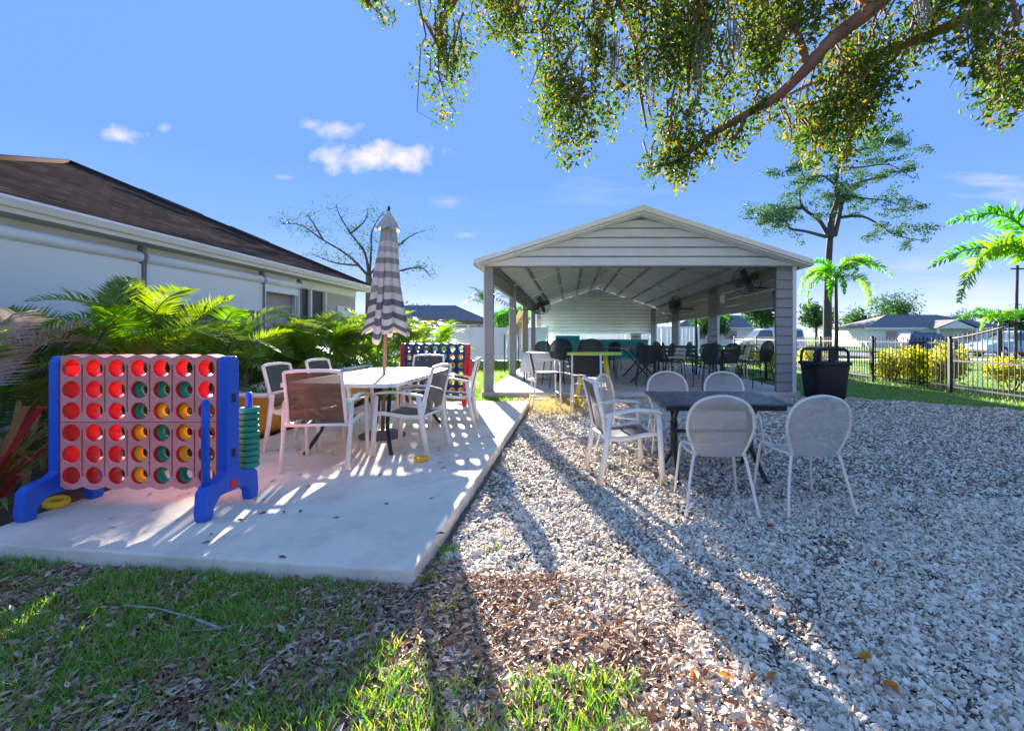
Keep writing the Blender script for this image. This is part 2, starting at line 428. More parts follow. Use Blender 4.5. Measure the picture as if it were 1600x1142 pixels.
lean = vnoise(X, Y, 1.3, 5)
litter('leaf_litter', X, Y, 0.004 + rng.uniform(0, 0.022, len(X)) + 0.012 * np.clip(lean, 0, 1), np.clip(rng.lognormal(math.log(.034), .38, len(X)), .012, .062), 'brown dead oak leaves carpeting the foreground lawn edge')
X, Y = scatter(9000, 1.5, 9.0, -0.9, 7.5); k = gmask(X, Y) & (rng.random(len(X)) < 0.05 + 0.30 * np.clip(vnoise(X, Y, 1.9, 2) * 2, 0, 1) + 0.75 * (vnoise(X, Y, 1.3, 4) > -.15) * np.exp(-((X - (0.75 - (Y - 2.4) * .29)) / .38) ** 2) * (Y < 8)); X, Y = X[k], Y[k]
litter('scattered_leaves', X, Y, np.full(len(X), 0.022), rng.uniform(0.03, 0.06, len(X)), 'scattered reddish dead leaves over the shell gravel', m=mat('russet_leaf', (0.25, 0.1, 0.05), 0.7, 0.1, 30, island=[(0.22, 0.09, 0.05), (0.33, 0.16, 0.08), (0.16, 0.07, 0.05), (0.40, 0.24, 0.13)], trans=0.1))
X, Y = scatter(900, 2.4, 8.2, -3.5, -0.8); k = in_poly(X, Y, SLAB) & (rng.random(len(X)) < 0.12); X, Y = X[k], Y[k]
litter('slab_leaves', X, Y, np.full(len(X), 0.104), rng.uniform(0.035, 0.075, len(X)), 'few dark dead leaves lying on the concrete patio slab', tilt=0.1, m=mat('slab_leaf', (0.16, 0.10, 0.06), 0.8, 0.2, 20))

# grass
def blades(X, Y, h, w, z0=0.0, lean=0.5):
    n = len(X); yw = rng.uniform(0, 2 * PI, n); fc = rng.uniform(0, 2 * PI, n)
    L_ = np.stack([np.cos(yw), np.sin(yw), np.zeros(n)], 1) * (h * lean * rng.uniform(0.3, 1.4, n))[:, None]
    Wd = np.stack([np.cos(fc), np.sin(fc), np.zeros(n)], 1) * (w / 2)[:, None]
    B = np.stack([X, Y, np.full(n, z0)], 1); up = np.array([0, 0, 1.0])
    Md = B + L_ * 0.35 + up * (h * 0.6)[:, None]; T = B + L_ + up * h[:, None]
    V = np.stack([B - Wd, B + Wd, Md + Wd * 0.8, Md - Wd * 0.8, T], 1).reshape(-1, 3)
    i = np.arange(n)[:, None] * 5
    Fc = np.concatenate([i + np.array([[0, 1, 2]]), i + np.array([[0, 2, 3]]), i + np.array([[3, 2, 4]])], 1).reshape(-1, 3)
    return V, Fc
m_grass = mat('grass', (0.1, 0.2, 0.03), 0.6, 0.1, 20, island=[(0.10, 0.32, 0.045), (0.20, 0.42, 0.04), (0.065, 0.25, 0.05), (0.32, 0.44, 0.05), (0.14, 0.36, 0.045), (0.42, 0.38, 0.09), (0.46, 0.36, 0.15)], trans=0.3)
def grass(X, Y, h, w, label, z0=-0.01, lean=0.5):
    V, Fc = blades(X, Y, h, w, z0, lean)
    return stuff(tag(put('grass', np_mesh('grass', V, Fc), m_grass), label, 'grass'))
# tufts: blades gathered round seeds
X0, Y0 = scatter(9500, 1.2, 2.75, -4.2, 0.35)
dens = np.clip(0.42 + 0.8 * vnoise(X0, Y0, 1.5, 8) - 1.1 * np.clip((X0 + 0.75) / 0.8, 0, 1) * (Y0 > 1.72) - 1.1 * (X0 > 0.25), 0, 1)
k = (rng.random(len(X0)) < dens) & ~in_poly(X0, Y0 - 0.03, SLAB) & ~in_poly(X0, Y0, SLAB); X0, Y0 = X0[k], Y0[k]
nb = 13
X = (X0[:, None] + rng.normal(0, 0.020, (len(X0), nb))).ravel(); Y = (Y0[:, None] + rng.normal(0, 0.020, (len(X0), nb))).ravel()
k = ~in_poly(X, Y, SLAB); X, Y = X[k], Y[k]
grass(X, Y, rng.uniform(0.025, 0.085, len(X)), rng.uniform(0.0035, 0.008, len(X)), 'green grass tufts growing through the leaf litter in the foreground')
X, Y = scatter(30000, 8.5, 22, -6, -0.6, 1.3); k = (~in_poly(X, Y, SLAB)) & (~in_poly(X, Y, GRAVEL)) & ((X < -1.8) | (Y < 9.75)) & (X > -3.9); X, Y = X[k], Y[k]
grass(X, Y, rng.uniform(0.03, 0.08, len(X)), rng.uniform(0.008, 0.02, len(X)), 'sunlit lawn grass left of the pavilion')
X, Y = scatter(36000, 7.5, 24, 5.2, 30, 1.5); k = (~in_poly(X, Y, GRAVEL)); X, Y = X[k], Y[k]
grass(X, Y, rng.uniform(0.03, 0.08, len(X)), rng.uniform(0.008, 0.022, len(X)), 'lawn grass along and beyond the metal fence')

# fallen twig in the litter
tw = MB()
tw.tube([at(195, 945, 1.98) + Vector((0, 0, 0)), gnd(245, 950, 0.03), gnd(300, 965, 0.035), gnd(345, 982, 0.03), gnd(385, 972, 0.03)], [0.003, 0.005, 0.006, 0.007, 0.004], 6)
tw.tube([gnd(345, 982, 0.03), gnd(300, 985, 0.025), gnd(230, 1000, 0.02)], [0.005, 0.004, 0.002], 5)
tag(tw.build('fallen_twig', mat('twig', (0.45, 0.40, 0.36), 0.8, 0.2, 30)), 'bare pale forked twig lying in the leafy grass before the slab', 'twig')
# big orange leaves lying on the gravel
for i, (px, py, lb) in enumerate([(1350, 1027, 'brightest orange curled leaf on the sunlit gravel streak'), (1084, 1057, 'small orange leaf on the gravel nearest the dead leaf patch'), (1135, 1058, 'reddish orange leaf on the gravel, middle of three in a row'),
                                  (1208, 1057, 'small yellow orange leaf on the gravel, right one of three in a row'), (1391, 1072, 'yellowish leaf on the gravel at the bottom right'), (1203, 823, 'dark red leaf on the gravel between the two nearest mesh chairs')]):
    p = gnd(px, py, 0.03); b = MB(); s = 0.03
    b.add([(-s, 0, 0), (-s * .3, s * .5, .012), (s * .4, s * .55, .02), (s * 1.1, s * .1, .008), (s * .5, -s * .5, .018), (-s * .4, -s * .45, .01), (0, 0, .0)], [(0, 1, 6), (1, 2, 6), (2, 3, 6), (3, 4, 6), (4, 5, 6), (5, 0, 6)])
    o = b.build('fallen_leaf', mat('orange_leaf', (0.62, 0.22, 0.03), 0.6, 0.25, 40, trans=0.2) if i != 5 else mat('red_leaf', (0.28, 0.04, 0.02), 0.6, 0.2, 40), loc=p, rot=(0.3, 0.15, i * 1.3))
    tag(o, lb, 'leaf', 'big fallen leaves on the gravel')

# ------------------------------------------------------------------ the house on the left
m_white = mat('white_paint', (0.88, 0.85, 0.79), 0.55, 0.05, 2.0, 0.03, 40)
m_wall = mat('beige_stucco', (0.52, 0.47, 0.44), 0.9, 0.07, 3, 0.3, 130)
m_screen = mat('roller_screen', (0.92, 0.87, 0.78), 0.7, 0.03, 30, 0.12, 14, stretch=(1, 0.3, 16))
m_dark = mat('opening_shade', (0.05, 0.05, 0.055), 0.5, 0.2, 4)
m_brownpost = mat('brown_post', (0.22, 0.19, 0.17), 0.6, 0.1, 6)
m_glass = mat('window_glass', (0.10, 0.12, 0.13), 0.06, 0, spec=0.9)
def shingle_mat():
    m = mat('roof_shingles', (0.2, 0.14, 0.11), 1.0, 0.0, spec=0.0)
    nt = m.node_tree; N, L = nt.nodes.new, nt.links.new; p = nt.nodes['Principled BSDF']
    tc = N('ShaderNodeTexCoord')
    sp = N('ShaderNodeSeparateXYZ'); L(tc.outputs['Object'], sp.inputs[0])
    ad = N('ShaderNodeCombineXYZ'); L(sp.outputs[1], ad.inputs[0]); L(sp.outputs[2], ad.inputs[1])
    br = N('ShaderNodeTexBrick'); L(ad.outputs[0], br.inputs['Vector'])
    br.inputs['Color1'].default_value = (0.090, 0.066, 0.055, 1); br.inputs['Color2'].default_value = (0.058, 0.043, 0.036, 1); br.inputs['Mortar'].default_value = (0.016, 0.011, 0.009, 1)
    br.inputs['Scale'].default_value = 1; br.inputs['Brick Width'].default_value = 0.28; br.inputs['Row Height'].default_value = 0.065; br.inputs['Mortar Size'].default_value = 0.006
    nz = N('ShaderNodeTexNoise'); nz.inputs['Scale'].default_value = 1.1; nz.inputs['Detail'].default_value = 8; L(tc.outputs['Object'], nz.inputs['Vector'])
    mr = N('ShaderNodeMapRange'); L(nz.outputs[0], mr.inputs[0]); mr.inputs[1].default_value = 0.3; mr.inputs[2].default_value = 0.7; mr.inputs[3].default_value = 0.75; mr.inputs[4].default_value = 1.3
    hs = N('ShaderNodeHueSaturation'); L(br.outputs[0], hs.inputs['Color']); L(mr.outputs[0], hs.inputs['Value']); L(hs.outputs[0], p.inputs['Base Color'])
    b = N('ShaderNodeBump'); b.inputs['Strength'].default_value = 0.6; b.inputs['Distance'].default_value = 0.02; L(br.outputs[1], b.inputs['Height']); b.invert = True; L(b.outputs[0], p.inputs['Normal'])
    return m
def house():
    t = thing('house', 'long white and beige house with brown hip roof on the left', 'house', (0, 0, 0))
    EX, EZ, Y0, Y1, AY = -6.40, 2.88, 3.8, 14.85, 9.95
    WX = -6.78; d = 4.55; az = EZ + 0.485 * d
    MB().span((-22, 4.2, 0), (WX, 14.4, 2.71)).build('wall', m_wall, t)
    # roof: hip end towards the patio, ridge running away to the left
    A = (EX - d, AY, az); Aw = (-22, AY, az)
    e = 0.05
    rf = MB().add([(EX, Y0, EZ), (EX, Y1, EZ), A, Aw, (-22, Y1, EZ), (-22, Y0, EZ)], [(0, 1, 2), (1, 4, 3, 2), (0, 2, 3, 5)]).build('roof', shingle_mat(), t)
    so = rf.modifiers.new('thick', 'SOLIDIFY'); so.thickness = 0.05; so.offset = -1
    rc = mat('ridge_cap', (0.06, 0.042, 0.035), 1.0, 0.0, 8, spec=0.0)
    for a, b in (((EX, Y1, EZ + .01), (A[0], A[1], A[2] + .015)), ((EX, Y0, EZ + .01), (A[0], A[1], A[2] + .015)), ((A[0], A[1], A[2] + .015), (-22, AY, az + .015))):
        MB().tube([a, b], 0.055, 6).build('ridge_cap', rc, rf)
    vm = mat('vent_metal', (0.06, 0.06, 0.065), 0.4, 0.1)
    for q0, q1 in ((0.17, 0.34), (0.42, 0.55)):       # two dark vents just below the hip
        P = lambda q, dn: Vector((A[0] + (EX - A[0]) * q, A[1] + (Y1 - A[1]) * q, A[2] + (EZ - A[2]) * q)) + Vector((0.30, -0.32, -0.145 + 0.06)) * dn
        b = MB(); a0, a1 = P(q0, 1.0), P(q1, 1.0)
        b.tube([a0 + Vector((0, 0, 0.03)), a1 + Vector((0, 0, 0.03))], 0.045, 4, flat=0.6).build('roof_vent', vm, rf)
    # fascia, gutter, soffit
    MB().span((EX - 0.02, Y0, EZ - 0.17), (EX + 0.005, Y1, EZ - 0.012)).build('fascia', m_white, t, bevel=0.004)
    gt = MB().prism([(EX + 0.007, EZ - 0.11), (EX + 0.007, EZ - 0.0), (EX + 0.11, EZ + 0.0), (EX + 0.12, EZ - 0.03), (EX + 0.075, EZ - 0.11)], Y0, Y1, 'XZ').build('gutter', m_white, t)
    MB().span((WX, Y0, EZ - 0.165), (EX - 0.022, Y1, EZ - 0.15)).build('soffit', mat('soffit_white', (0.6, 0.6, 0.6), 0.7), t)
    MB().span((WX + .002, 3.8, 2.52), (WX + 0.02, 14.4, EZ - 0.166)).build('frieze_board', m_white, t)
    # roller screens in three bays with their housings
    FX = WX + 0.24
    bays = [(4.2, 6.93, 1.15), (7.02, 9.66, 1.86), (9.74, 11.0, 2.3)]
    for y0, y1, zb in bays:
        sc = MB().span((FX - 0.01, y0 + 0.03, zb), (FX + 0.003, y1 - 0.03, 2.42)).build('roller_screen', m_screen, t)
        hs = MB().tube([(FX - 0.02, y0, 2.50), (FX - 0.02, y1, 2.50)], 0.085, 14).build('screen_housing', m_white, t)
        MB().span((FX - 0.012, y0 + 0.03, zb - 0.035), (FX + 0.012, y1 - 0.03, zb - 0.002)).build('hem_bar', m_white, sc)
        for yy in (y0 + 0.02, y1 - 0.02): MB().span((FX - 0.025, yy - 0.018, 0.4), (FX + 0.02, yy + 0.018, 2.40)).build('guide_rail', m_white, t)
    for yy in (6.975, 9.70, 11.03):
        MB().span((FX - 0.06, yy - 0.035, 0), (FX + 0.03, yy + 0.035, 2.68)).build('porch_post', m_brownpost, t, bevel=0.004)
    # windows below the half-lowered screen
    for y0, y1 in ((7.15, 7.95), (8.05, 8.85), (8.95, 9.6)):
        w = MB().span((WX + 0.002, y0, 1.0), (WX + 0.03, y1, 2.1)).build('window', m_glass, t)
        fr = MB()
        for a, b in (((y0 - .03, .97), (y0 + .02, 2.13)), ((y1 - .02, .97), (y1 + .03, 2.13)), ((y0 + .021, .97), (y1 - .021, 1.02)), ((y0 + .021, 2.08), (y1 - .021, 2.13)), ((y0 + .021, 1.55), (y1 - .021, 1.59))):
            fr.span((WX + 0.004, a[0], a[1]), (WX + 0.05, b[0], b[1]))
        fr.build('window_frame', m_white, w)
    # porch bay: flat dark sheet painted as the opening's shade, with white posts
    MB().span((WX + 0.003, 11.2, 0.3), (WX + 0.012, 12.45, 2.5)).build('porch_shade_sheet', m_dark, t)
    for yy in (11.12, 11.78, 12.5): MB().span((WX + 0.02, yy - 0.035, 0), (WX + 0.1, yy + 0.035, 2.5)).build('porch_post', m_white, t, bevel=0.004)
    w = MB().span((WX + 0.003, 13.3, 1.35), (WX + 0.03, 13.95, 2.12)).build('window', mat('blind_white', (0.8, 0.82, 0.84), 0.4, 0.05), t)
    fr = MB()
    for a, b in (((13.24, 1.30), (13.31, 2.18)), ((13.94, 1.30), (14.01, 2.18)), ((13.312, 1.30), (13.938, 1.36)), ((13.312, 2.11), (13.938, 2.18))): fr.span((WX + 0.005, a[0], a[1]), (WX + 0.05, b[0], b[1]))
    fr.build('window_frame', m_white, w)
    MB().span((-22, 3.85, 2.735), (EX - .06, 14.8, 2.87)).build('sun_leak_block', m_wall, t)  # added unseen slab, keeps sun from leaking past the eave
house()

# ------------------------------------------------------------------ the pavilion
m_metal = mat('white_sheet_metal', (0.76, 0.79, 0.82), 0.42, 0.06, 1.2, 0, dirt=(0.64, 0.66, 0.68), dscale=0.9)
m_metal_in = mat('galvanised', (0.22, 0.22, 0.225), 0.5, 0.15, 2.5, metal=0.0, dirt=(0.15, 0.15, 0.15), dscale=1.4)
m_clad = mat('grey_cladding', (0.34, 0.33, 0.31), 0.6, 0.12, 3)
PX0, PX1, PY0, PY1, PE, PR = -1.75, 4.82, 9.8, 25.5, 2.86, 3.98
PC = (PX0 + PX1) / 2
def lap(b, poly, y0, y1): b.prism(poly, y0, y1, 'XZ')
def pavilion():
    t = thing('pavilion', 'white metal open pavilion with low gable roof over tables', 'pavilion')
    OV = 0.24
    sl = (PR - PE) / (PC - (PX0 - OV))
    fz = lambda x: PR - abs(x - PC) * sl
    m_panel = mat('roof_sheet', (0.56, 0.56, 0.56), 0.42, 0.16, 1.2, dirt=(0.42, 0.42, 0.42), dscale=1.3)
    # roof sheets: ribbed panels running up the slope
    nP = 17; y0 = PY0 - 0.35; pw = (PY1 + 0.2 - y0) / nP
    for side in (-1, 1):
        secs = []
        prof = [(0.0, 0), (0.03, 0), (0.045, 0.028), (0.075, 0.028), (0.09, 0), (0.30, 0), (0.315, 0.014), (0.335, 0.014), (0.35, 0), (0.60, 0), (0.615, 0.014), (0.635, 0.014), (0.65, 0), (pw - 0.012, 0)]
        xe = PC + side * (PC - PX0 + OV); 
        b = MB()
        top = [(PC + side * 0.02, yy, fz(PC) + hh) for yy, hh in prof]; bot = [(xe, yy, fz(xe) + hh) for yy, hh in prof]
        b.loft([top, bot], closed=False, smooth=False)
        me = b.mesh('roof_panel'); me.materials.append(m_panel)
        for i in range(nP):
            o = put('roof_panel', me, None, t, loc=(0, y0 + i * pw, 0))
            so = o.modifiers.new('thick', 'SOLIDIFY'); so.thickness = 0.006
    MB().prism([(PC - 0.28, fz(PC - .28) + .034), (PC, PR + .045), (PC + .28, fz(PC + .28) + .034), (PC + .29, fz(PC + .28) + 0.02), (PC, PR + 0.034), (PC - .29, fz(PC - .28) + .02)], y0 - 0.02, PY1 + .22, 'XZ').build('ridge_cap', m_metal, t)
    # rake boards and eave trim
    for side in (-1, 1):
        xe = PC + side * (PC - PX0 + OV)
        b = MB().prism([(PC, PR + 0.028), (xe, fz(xe) + 0.028), (xe, fz(xe) - 0.075), (PC, PR - 0.085)], y0 - 0.03, y0 - 0.002, 'XZ'); b.build('rake_board', m_white, t, bevel=0.004)
        b = MB().prism([(PC, PR - 0.100), (xe - side * .05, fz(xe) - 0.080), (xe - side * .05, fz(xe) - 0.100), (PC, PR - 0.120)], y0 - 0.028, PY0 - 0.03, 'XZ'); b.build('rake_soffit', m_white, t)
        b = MB().span((xe - 0.015, y0, fz(xe) - 0.10), (xe + 0.015, PY1 + 0.2, fz(xe) - 0.01)); b.build('eave_trim', m_white, t)
    # front gable: lapped courses
    zb = 2.80; course = 0.205
    z = zb; i = 0
    while z < PR - 0.22:
        z1 = min(z + course, PR - 0.17)
        xa = (PR - 0.12 - z) / sl; xb = max((PR - 0.12 - z1) / sl, 0.02)
        xa = min(xa, PC - PX0 + 0.06); xb = min(xb, PC - PX0 + 0.06)
        pr = 0.030 if i == 0 else 0.0
        b = MB()
        b.add([(PC - xa, PY0 - 0.055 - pr, z + 0.012), (PC + xa, PY0 - 0.055 - pr, z + 0.012), (PC + xb, PY0 - 0.03 - pr, z1 - 0.024), (PC - xb, PY0 - 0.03 - pr, z1 - 0.024),
               (PC - xa, PY0 - 0.012, z), (PC + xa, PY0 - 0.012, z), (PC + xb, PY0 - 0.012, z1 - .02), (PC - xb, PY0 - 0.012, z1 - .02)],
              [(0, 1, 2, 3), (4, 7, 6, 5), (0, 4, 5, 1), (1, 5, 6, 2), (2, 6, 7, 3), (3, 7, 4, 0)])
        b.build('siding_panel', m_metal, t); z = z1; i += 1
    MB().span((PX0, PY0 + .0, 2.78), (PX1, PY0 + .11, 2.90)).build('gable_beam', m_metal_in, t)
    MB().prism([(PX0 + .05, 2.82), (PX1 - .05, 2.82), (PC, PR - .14)], PY0 - .010, PY0 - .009 + .006, 'XZ').build('gable_shade_backing', m_metal_in, t)  # dark sheet behind the gaps, stands in for shade under the laps
    # back wall: upper courses only, open below
    z = 1.42; course = 0.19
    while z < PR - 0.05:
        z1 = min(z + course, PR - 0.012)
        xa = min((PR - 0.012 - z) / sl, PC - PX0 - 0.02); xb = max(0.02, min((PR - 0.012 - z1) / sl, PC - PX0 - 0.02)); z1 -= 0.022
        b = MB().add([(PC - xa, PY1 - 0.06, z + .01), (PC + xa, PY1 - 0.06, z + .01), (PC + xb, PY1 - 0.02, z1), (PC - xb, PY1 - 0.02, z1), (PC - xa, PY1, z), (PC + xa, PY1, z), (PC + xb, PY1, z1), (PC - xb, PY1, z1)],
                     [(0, 1, 2, 3), (4, 7, 6, 5), (0, 4, 5, 1), (1, 5, 6, 2), (2, 6, 7, 3), (3, 7, 4, 0)])
        b.build('siding_panel', m_metal, t); z = z1 + 0.022
    MB().prism([(PX0 + .1, 1.45), (PX1 - .1, 1.45), (PX1 - .1, 2.86), (PC, PR - .03), (PX0 + .1, 2.86)], PY1 + .004, PY1 + .012, 'XZ').build('wall_shade_backing', m_metal_in, t)  # dark sheet showing between courses as painted lap shadow
    # side bands of siding under the eaves
    for X, zb, nC, mm in ((PX0, 2.46, 2, m_clad), (PX1, 1.98, 4, m_clad)):
        ch = (2.84 - zb) / nC; s = -1 if X < 0 else 1
        for i in range(nC):
            z0 = zb + i * ch
            b = MB().prism([(X + s * 0.0, z0), (X - s * 0.035, z0 + 0.008), (X - s * 0.012, z0 + ch - 0.006), (X + s * 0.0, z0 + ch - 0.002)], PY0 + 0.06, PY1 - .08, 'XZ'); b.build('siding_panel', mm, t)
        MB().span((X + s * .002, PY0 + .06, zb - 0.03), (X + s * 0.02, PY1 - .08, zb + .02)).build('edge_trim', m_white, t)
    # posts
    for Y in (PY0 + 0.08, 14.0, 18.0, 22.0, PY1 - 0.1):
        p = MB().span((PX0 - 0.08, Y - 0.07, 0.10), (PX0 + 0.10, Y + 0.07, 2.84)).build('post', m_clad, t, bevel=0.006)
        MB().span((PX0 - 0.105, Y - 0.095, 0.10), (PX0 - 0.082, Y + 0.07, 2.82)).build('corner_trim', m_white, p)
        MB().span((PX0 - 0.14, Y - 0.11, 0.10), (PX0 + 0.15, Y + 0.11, 0.112)).build('base_plate', m_metal_in, p)
    for k, Y in enumerate((PY0 + 0.08, 14.9, 20.2, PY1 - 0.1)):
        wd = 0.36 if k == 0 else 0.30
        p = MB().span((PX1 - wd + .02, Y - 0.05, 0.10), (PX1 - 0.02, Y + 0.07, 2.84)).build('post', m_metal_in, t, bevel=0.005)
        n = 13; ch = (2.70 - 0.10) / n
        b = MB().prism([(Y - 0.054, 0), (Y - 0.085, 0.010), (Y - 0.062, ch - 0.012), (Y - 0.054, ch - 0.004)], PX1 - wd, PX1 - 0.022, 'YZ')
        me = b.mesh('siding_panel'); me.materials.append(m_clad)
        for i in range(n): put('siding_panel', me, None, p, loc=(0, 0, 0.105 + i * ch))
        MB().span((PX1 - 0.02, Y - 0.10, 0.10), (PX1 + 0.06, Y + 0.09, 2.80)).build('corner_trim', m_white, p, bevel=0.004)
    # frame: bows and purlins
    for i in range(5):
        Y = PY0 + 0.16 + i * 3.8
        b = MB().tube([(PX0 + 0.05, Y, fz(PX0 + .05) - 0.14), (PC, Y, PR - 0.14)], 0.024, 4).tube([(PC, Y, PR - 0.14), (PX1 - 0.05, Y, fz(PX1 - .05) - 0.14)], 0.024, 4)
        b.build('roof_bow', m_metal, t)
    for x in (-1.15, -0.37, 0.40, 1.15, 1.92, 2.68, 3.44, 4.22):
        MB().prism([(x - 0.055, fz(x) - 0.012), (x - 0.03, fz(x) - 0.07), (x + 0.03, fz(x) - 0.07), (x + 0.055, fz(x) - 0.012)], PY0, PY1 - .07, 'XZ').build('purlin', m_metal_in, t)
    for X in (PX0 + 0.03, PX1 - 0.03): MB().span((X - 0.04, PY0 + 0.17, 2.845), (X + 0.04, PY1 - .12, 2.92)).build('eave_rail', m_metal_in, t)
    return t
pav = pavilion()
structure(MB().span((PX0 - 0.12, PY0 - 0.10, -0.15), (PX1 + 0.12, PY1 + 0.3, 0.10)).build('pavilion_floor', m_conc2, bevel=0.012))
# ------------------------------------------------------------------ giant four-in-a-row games
SZ = 0.10     # top of the patio slab
def board_panel(rows, cols, pw, ph, r, th, top_wave, bot_wave):
    """one half of a game board: plate with round through-holes, scalloped edge, slots between the columns"""
    b = MB(); n = 24; g = 0.0055
    def boundary(ca, i, ri):
        x = math.cos(ca); z = math.sin(ca); q = max(abs(x) / (pw / 2 - g), abs(z) / (ph / 2)); x, z = x / q, z / q
        if ri == 0 and top_wave and z > ph / 2 - 1e-6: z += 0.022 * math.cos(PI * x / pw)
        if ri == rows - 1 and bot_wave and z < -ph / 2 + 1e-6: z -= 0.022 * math.cos(PI * x / pw)
        return x, z
    angs = sorted([2 * PI * k / n for k in range(n)] + [(s * math.atan2(ph / 2, pw / 2 - g) + o) % (2 * PI) for s, o in ((1, 0), (-1, 0), (1, PI), (-1, PI))])
    for ri in range(rows):
        for ci in range(cols):
            cx = (ci - (cols - 1) / 2) * pw; cz = ((rows - 1) / 2 - ri) * ph
            out = [boundary(a, k, ri) for k, a in enumerate(angs)]; m = len(angs)
            ch = 0.007
            vs = []
            for y in (-th / 2, th / 2):
                vs += [(cx + x, y, cz + z) for x, z in out]
                vs += [(cx + (r + ch) * math.cos(a), y, cz + (r + ch) * math.sin(a)) for a in angs]
                yy = y + (ch if y < 0 else -ch)
                vs += [(cx + r * math.cos(a), yy, cz + r * math.sin(a)) for a in angs]
            fa = []; fb = []; fo = []
            for k in range(m):
                j = (k + 1) % m
                for q in (0, 3 * m):
                    fa.append((q + k, q + j, q + m + j, q + m + k)); fa.append((q + m + k, q + m + j, q + 2 * m + j, q + 2 * m + k))
                fb.append((2 * m + k, 2 * m + j, 5 * m + j, 5 * m + k))
                fo.append((k, j, 3 * m + j, 3 * m + k))
            b.cur = 0; b.add(vs, fa)
            base = len(b.v) - len(vs)
            for f in fb: b.f.append([base + i for i in f]); b.sm.append(True); b.mi.append(1)
            for f in fo: b.f.append([base + i for i in f]); b.sm.append(False); b.mi.append(0)
    # bridges that leave a recessed slot only over the middle of each half
    Ht = rows * ph / 2
    for ci in range(cols - 1):
        x = (ci - (cols - 2) / 2) * pw
        b.cur = 0
        b.span((x - g - .001, -th / 2 + .0005, Ht - ph * 0.32), (x + g + .001, th / 2 - .0005, Ht)); b.span((x - g - .001, -th / 2 + .0005, -Ht), (x + g + .001, th / 2 - .0005, -Ht + ph * 0.45))
        b.cur = 2
        b.span((x - g - .001, -th / 2 + 0.02, -Ht + ph * 0.45), (x + g + .001, th / 2 - 0.02, Ht - ph * 0.32))
    return b
def side_frame(): return MB().prism([(-.25, 0), (-.262, .05), (-.25, .19), (-.215, .225), (-.10, .245), (-.062, .27), (-.058, 1.02), (-.035, 1.06), (.035, 1.06), (.058, 1.02), (.062, .27), (.10, .245), (.215, .225), (.25, .19), (.262, .05), (.25, 0), (.175, 0), (.165, .07), (.11, .125), (-.11, .125), (-.165, .07), (-.175, 0)], -0.035, 0.035, 'YZ')
def ring_mesh(name, ro=0.069, ri=0.033, t=0.042):
    h = t / 2
    return MB().lathe([(ri, -h + .006), (ri + .008, -h), (ro - .01, -h), (ro, -h + .009), (ro, h - .009), (ro - .01, h), (ri + .008, h), (ri, h - .006), (ri, -h + .006)], seg=24).mesh(name)
m_pink = mat('faded_red_plastic', (0.95, 0.27, 0.21), 0.5, 0.10, 2.0, 0.08, 60, dirt=(0.95, 0.40, 0.33), dscale=2.5)
m_red = mat('red_plastic', (0.74, 0.016, 0.016), 0.4, 0.06, 6)
m_blue = mat('blue_plastic', (0.010, 0.095, 0.50), 0.4, 0.12, 5, 0.05, 50, dirt=(0.03, 0.13, 0.50), dscale=2)
m_navy = mat('navy_plastic', (0.012, 0.04, 0.17), 0.4, 0.1, 5)
m_green_p = mat('green_plastic', (0.02, 0.26, 0.14), 0.4, 0.06, 6, objrand=0.12)
m_yel = mat('yellow_plastic', (0.95, 0.50, 0.012), 0.4, 0.05, 6, objrand=0.08)
RING = {}
for nm, m in (('green', m_green_p), ('yellow', m_yel)):
    RING[nm] = ring_mesh('game_disc'); RING[nm].materials.append(m)
ordn = ['first', 'second', 'third', 'fourth', 'fifth', 'sixth', 'seventh', 'eighth', 'ninth', 'tenth']
def game(name, label, loc, rz, mp, mr, mf, cells, which, rods):
    t = thing(name, label, 'game', loc, rz)
    md = mat('deep_red', (0.22, 0.008, 0.012), 0.5) if mp is m_pink else mp
    pw, ph, r, th = 0.154, 0.146, 0.0575, 0.105
    zc = 0.15 + 0.022 + 3 * ph
    up = board_panel(3, 7, pw, ph, r, th, True, False).build('board_panel', [mp, mr, md], t, loc=(0, 0, zc + 1.5 * ph + 0.002))
    lo = board_panel(3, 7, pw, ph, r, th, False, True).build('board_panel', [mp, mr, md], t, loc=(0, 0, zc - 1.5 * ph - 0.002))
    hx = 3.5 * pw + 0.04
    for s in (-1, 1):
        f = side_frame().build('side_frame', mf, t, bevel=0.012, loc=(s * hx, 0, 0), seg=3)
        for z in (0.36, 0.74): MB().span((s * 0.0345 - .002, -0.018, z), (s * 0.0345 + .002, 0.018, z + 0.06)).build('slot', mat('slot_shade', (0.01, 0.015, 0.04), 0.5), f)  # flat dark plates, the shade inside the slots put in as colour
        MB().span((s * 0.035 - .004, -0.03, 0.145), (s * 0.035 + .004, 0.03, 0.20)).build('plug', mr if mf is m_blue else mp, f, bevel=0.003)
        MB().span((-s * 0.075, -0.05, 0.165), (-s * 0.033, 0.05, 1.0)).build('end_channel', mr, f, bevel=0.004)
        if s == 1 and rods:
            for y in (-0.20, 0.20):
                MB().tube([(0.0, y, 0.19), (0.0, y, 0.77), (0.0, y, 0.785)], [0.024, 0.022, 0.012], 12).build('disc_rod', mf, f)
    M = Matrix.Translation(loc) @ Matrix.Rotation(rz, 4, 'Z')
    for (ri, ci), c in cells.items():
        p = M @ Vector(((ci - 3) * pw, 0, zc + (2.5 - ri) * ph - 0.004))
        o = put('game_disc', RING[c], None, loc=p, rot=(R(90), 0, rz + 0.0))
        tag(o, f'{c} ring disc in the {which}, {ordn[ci]} column from left, {ordn[ri]} row from top', 'game disc', f'discs in the {which}')
    return M, hx
cells = {}
for ri, row in enumerate(['.......', '...ggg.', '...gyyg', '...ygyy', '...ygyg', '...yggy']):
    for ci, c in enumerate(row):
        if c != '.': cells[(ri, ci)] = {'g': 'green', 'y': 'yellow'}[c]
GX, GY = -2.955, 3.17
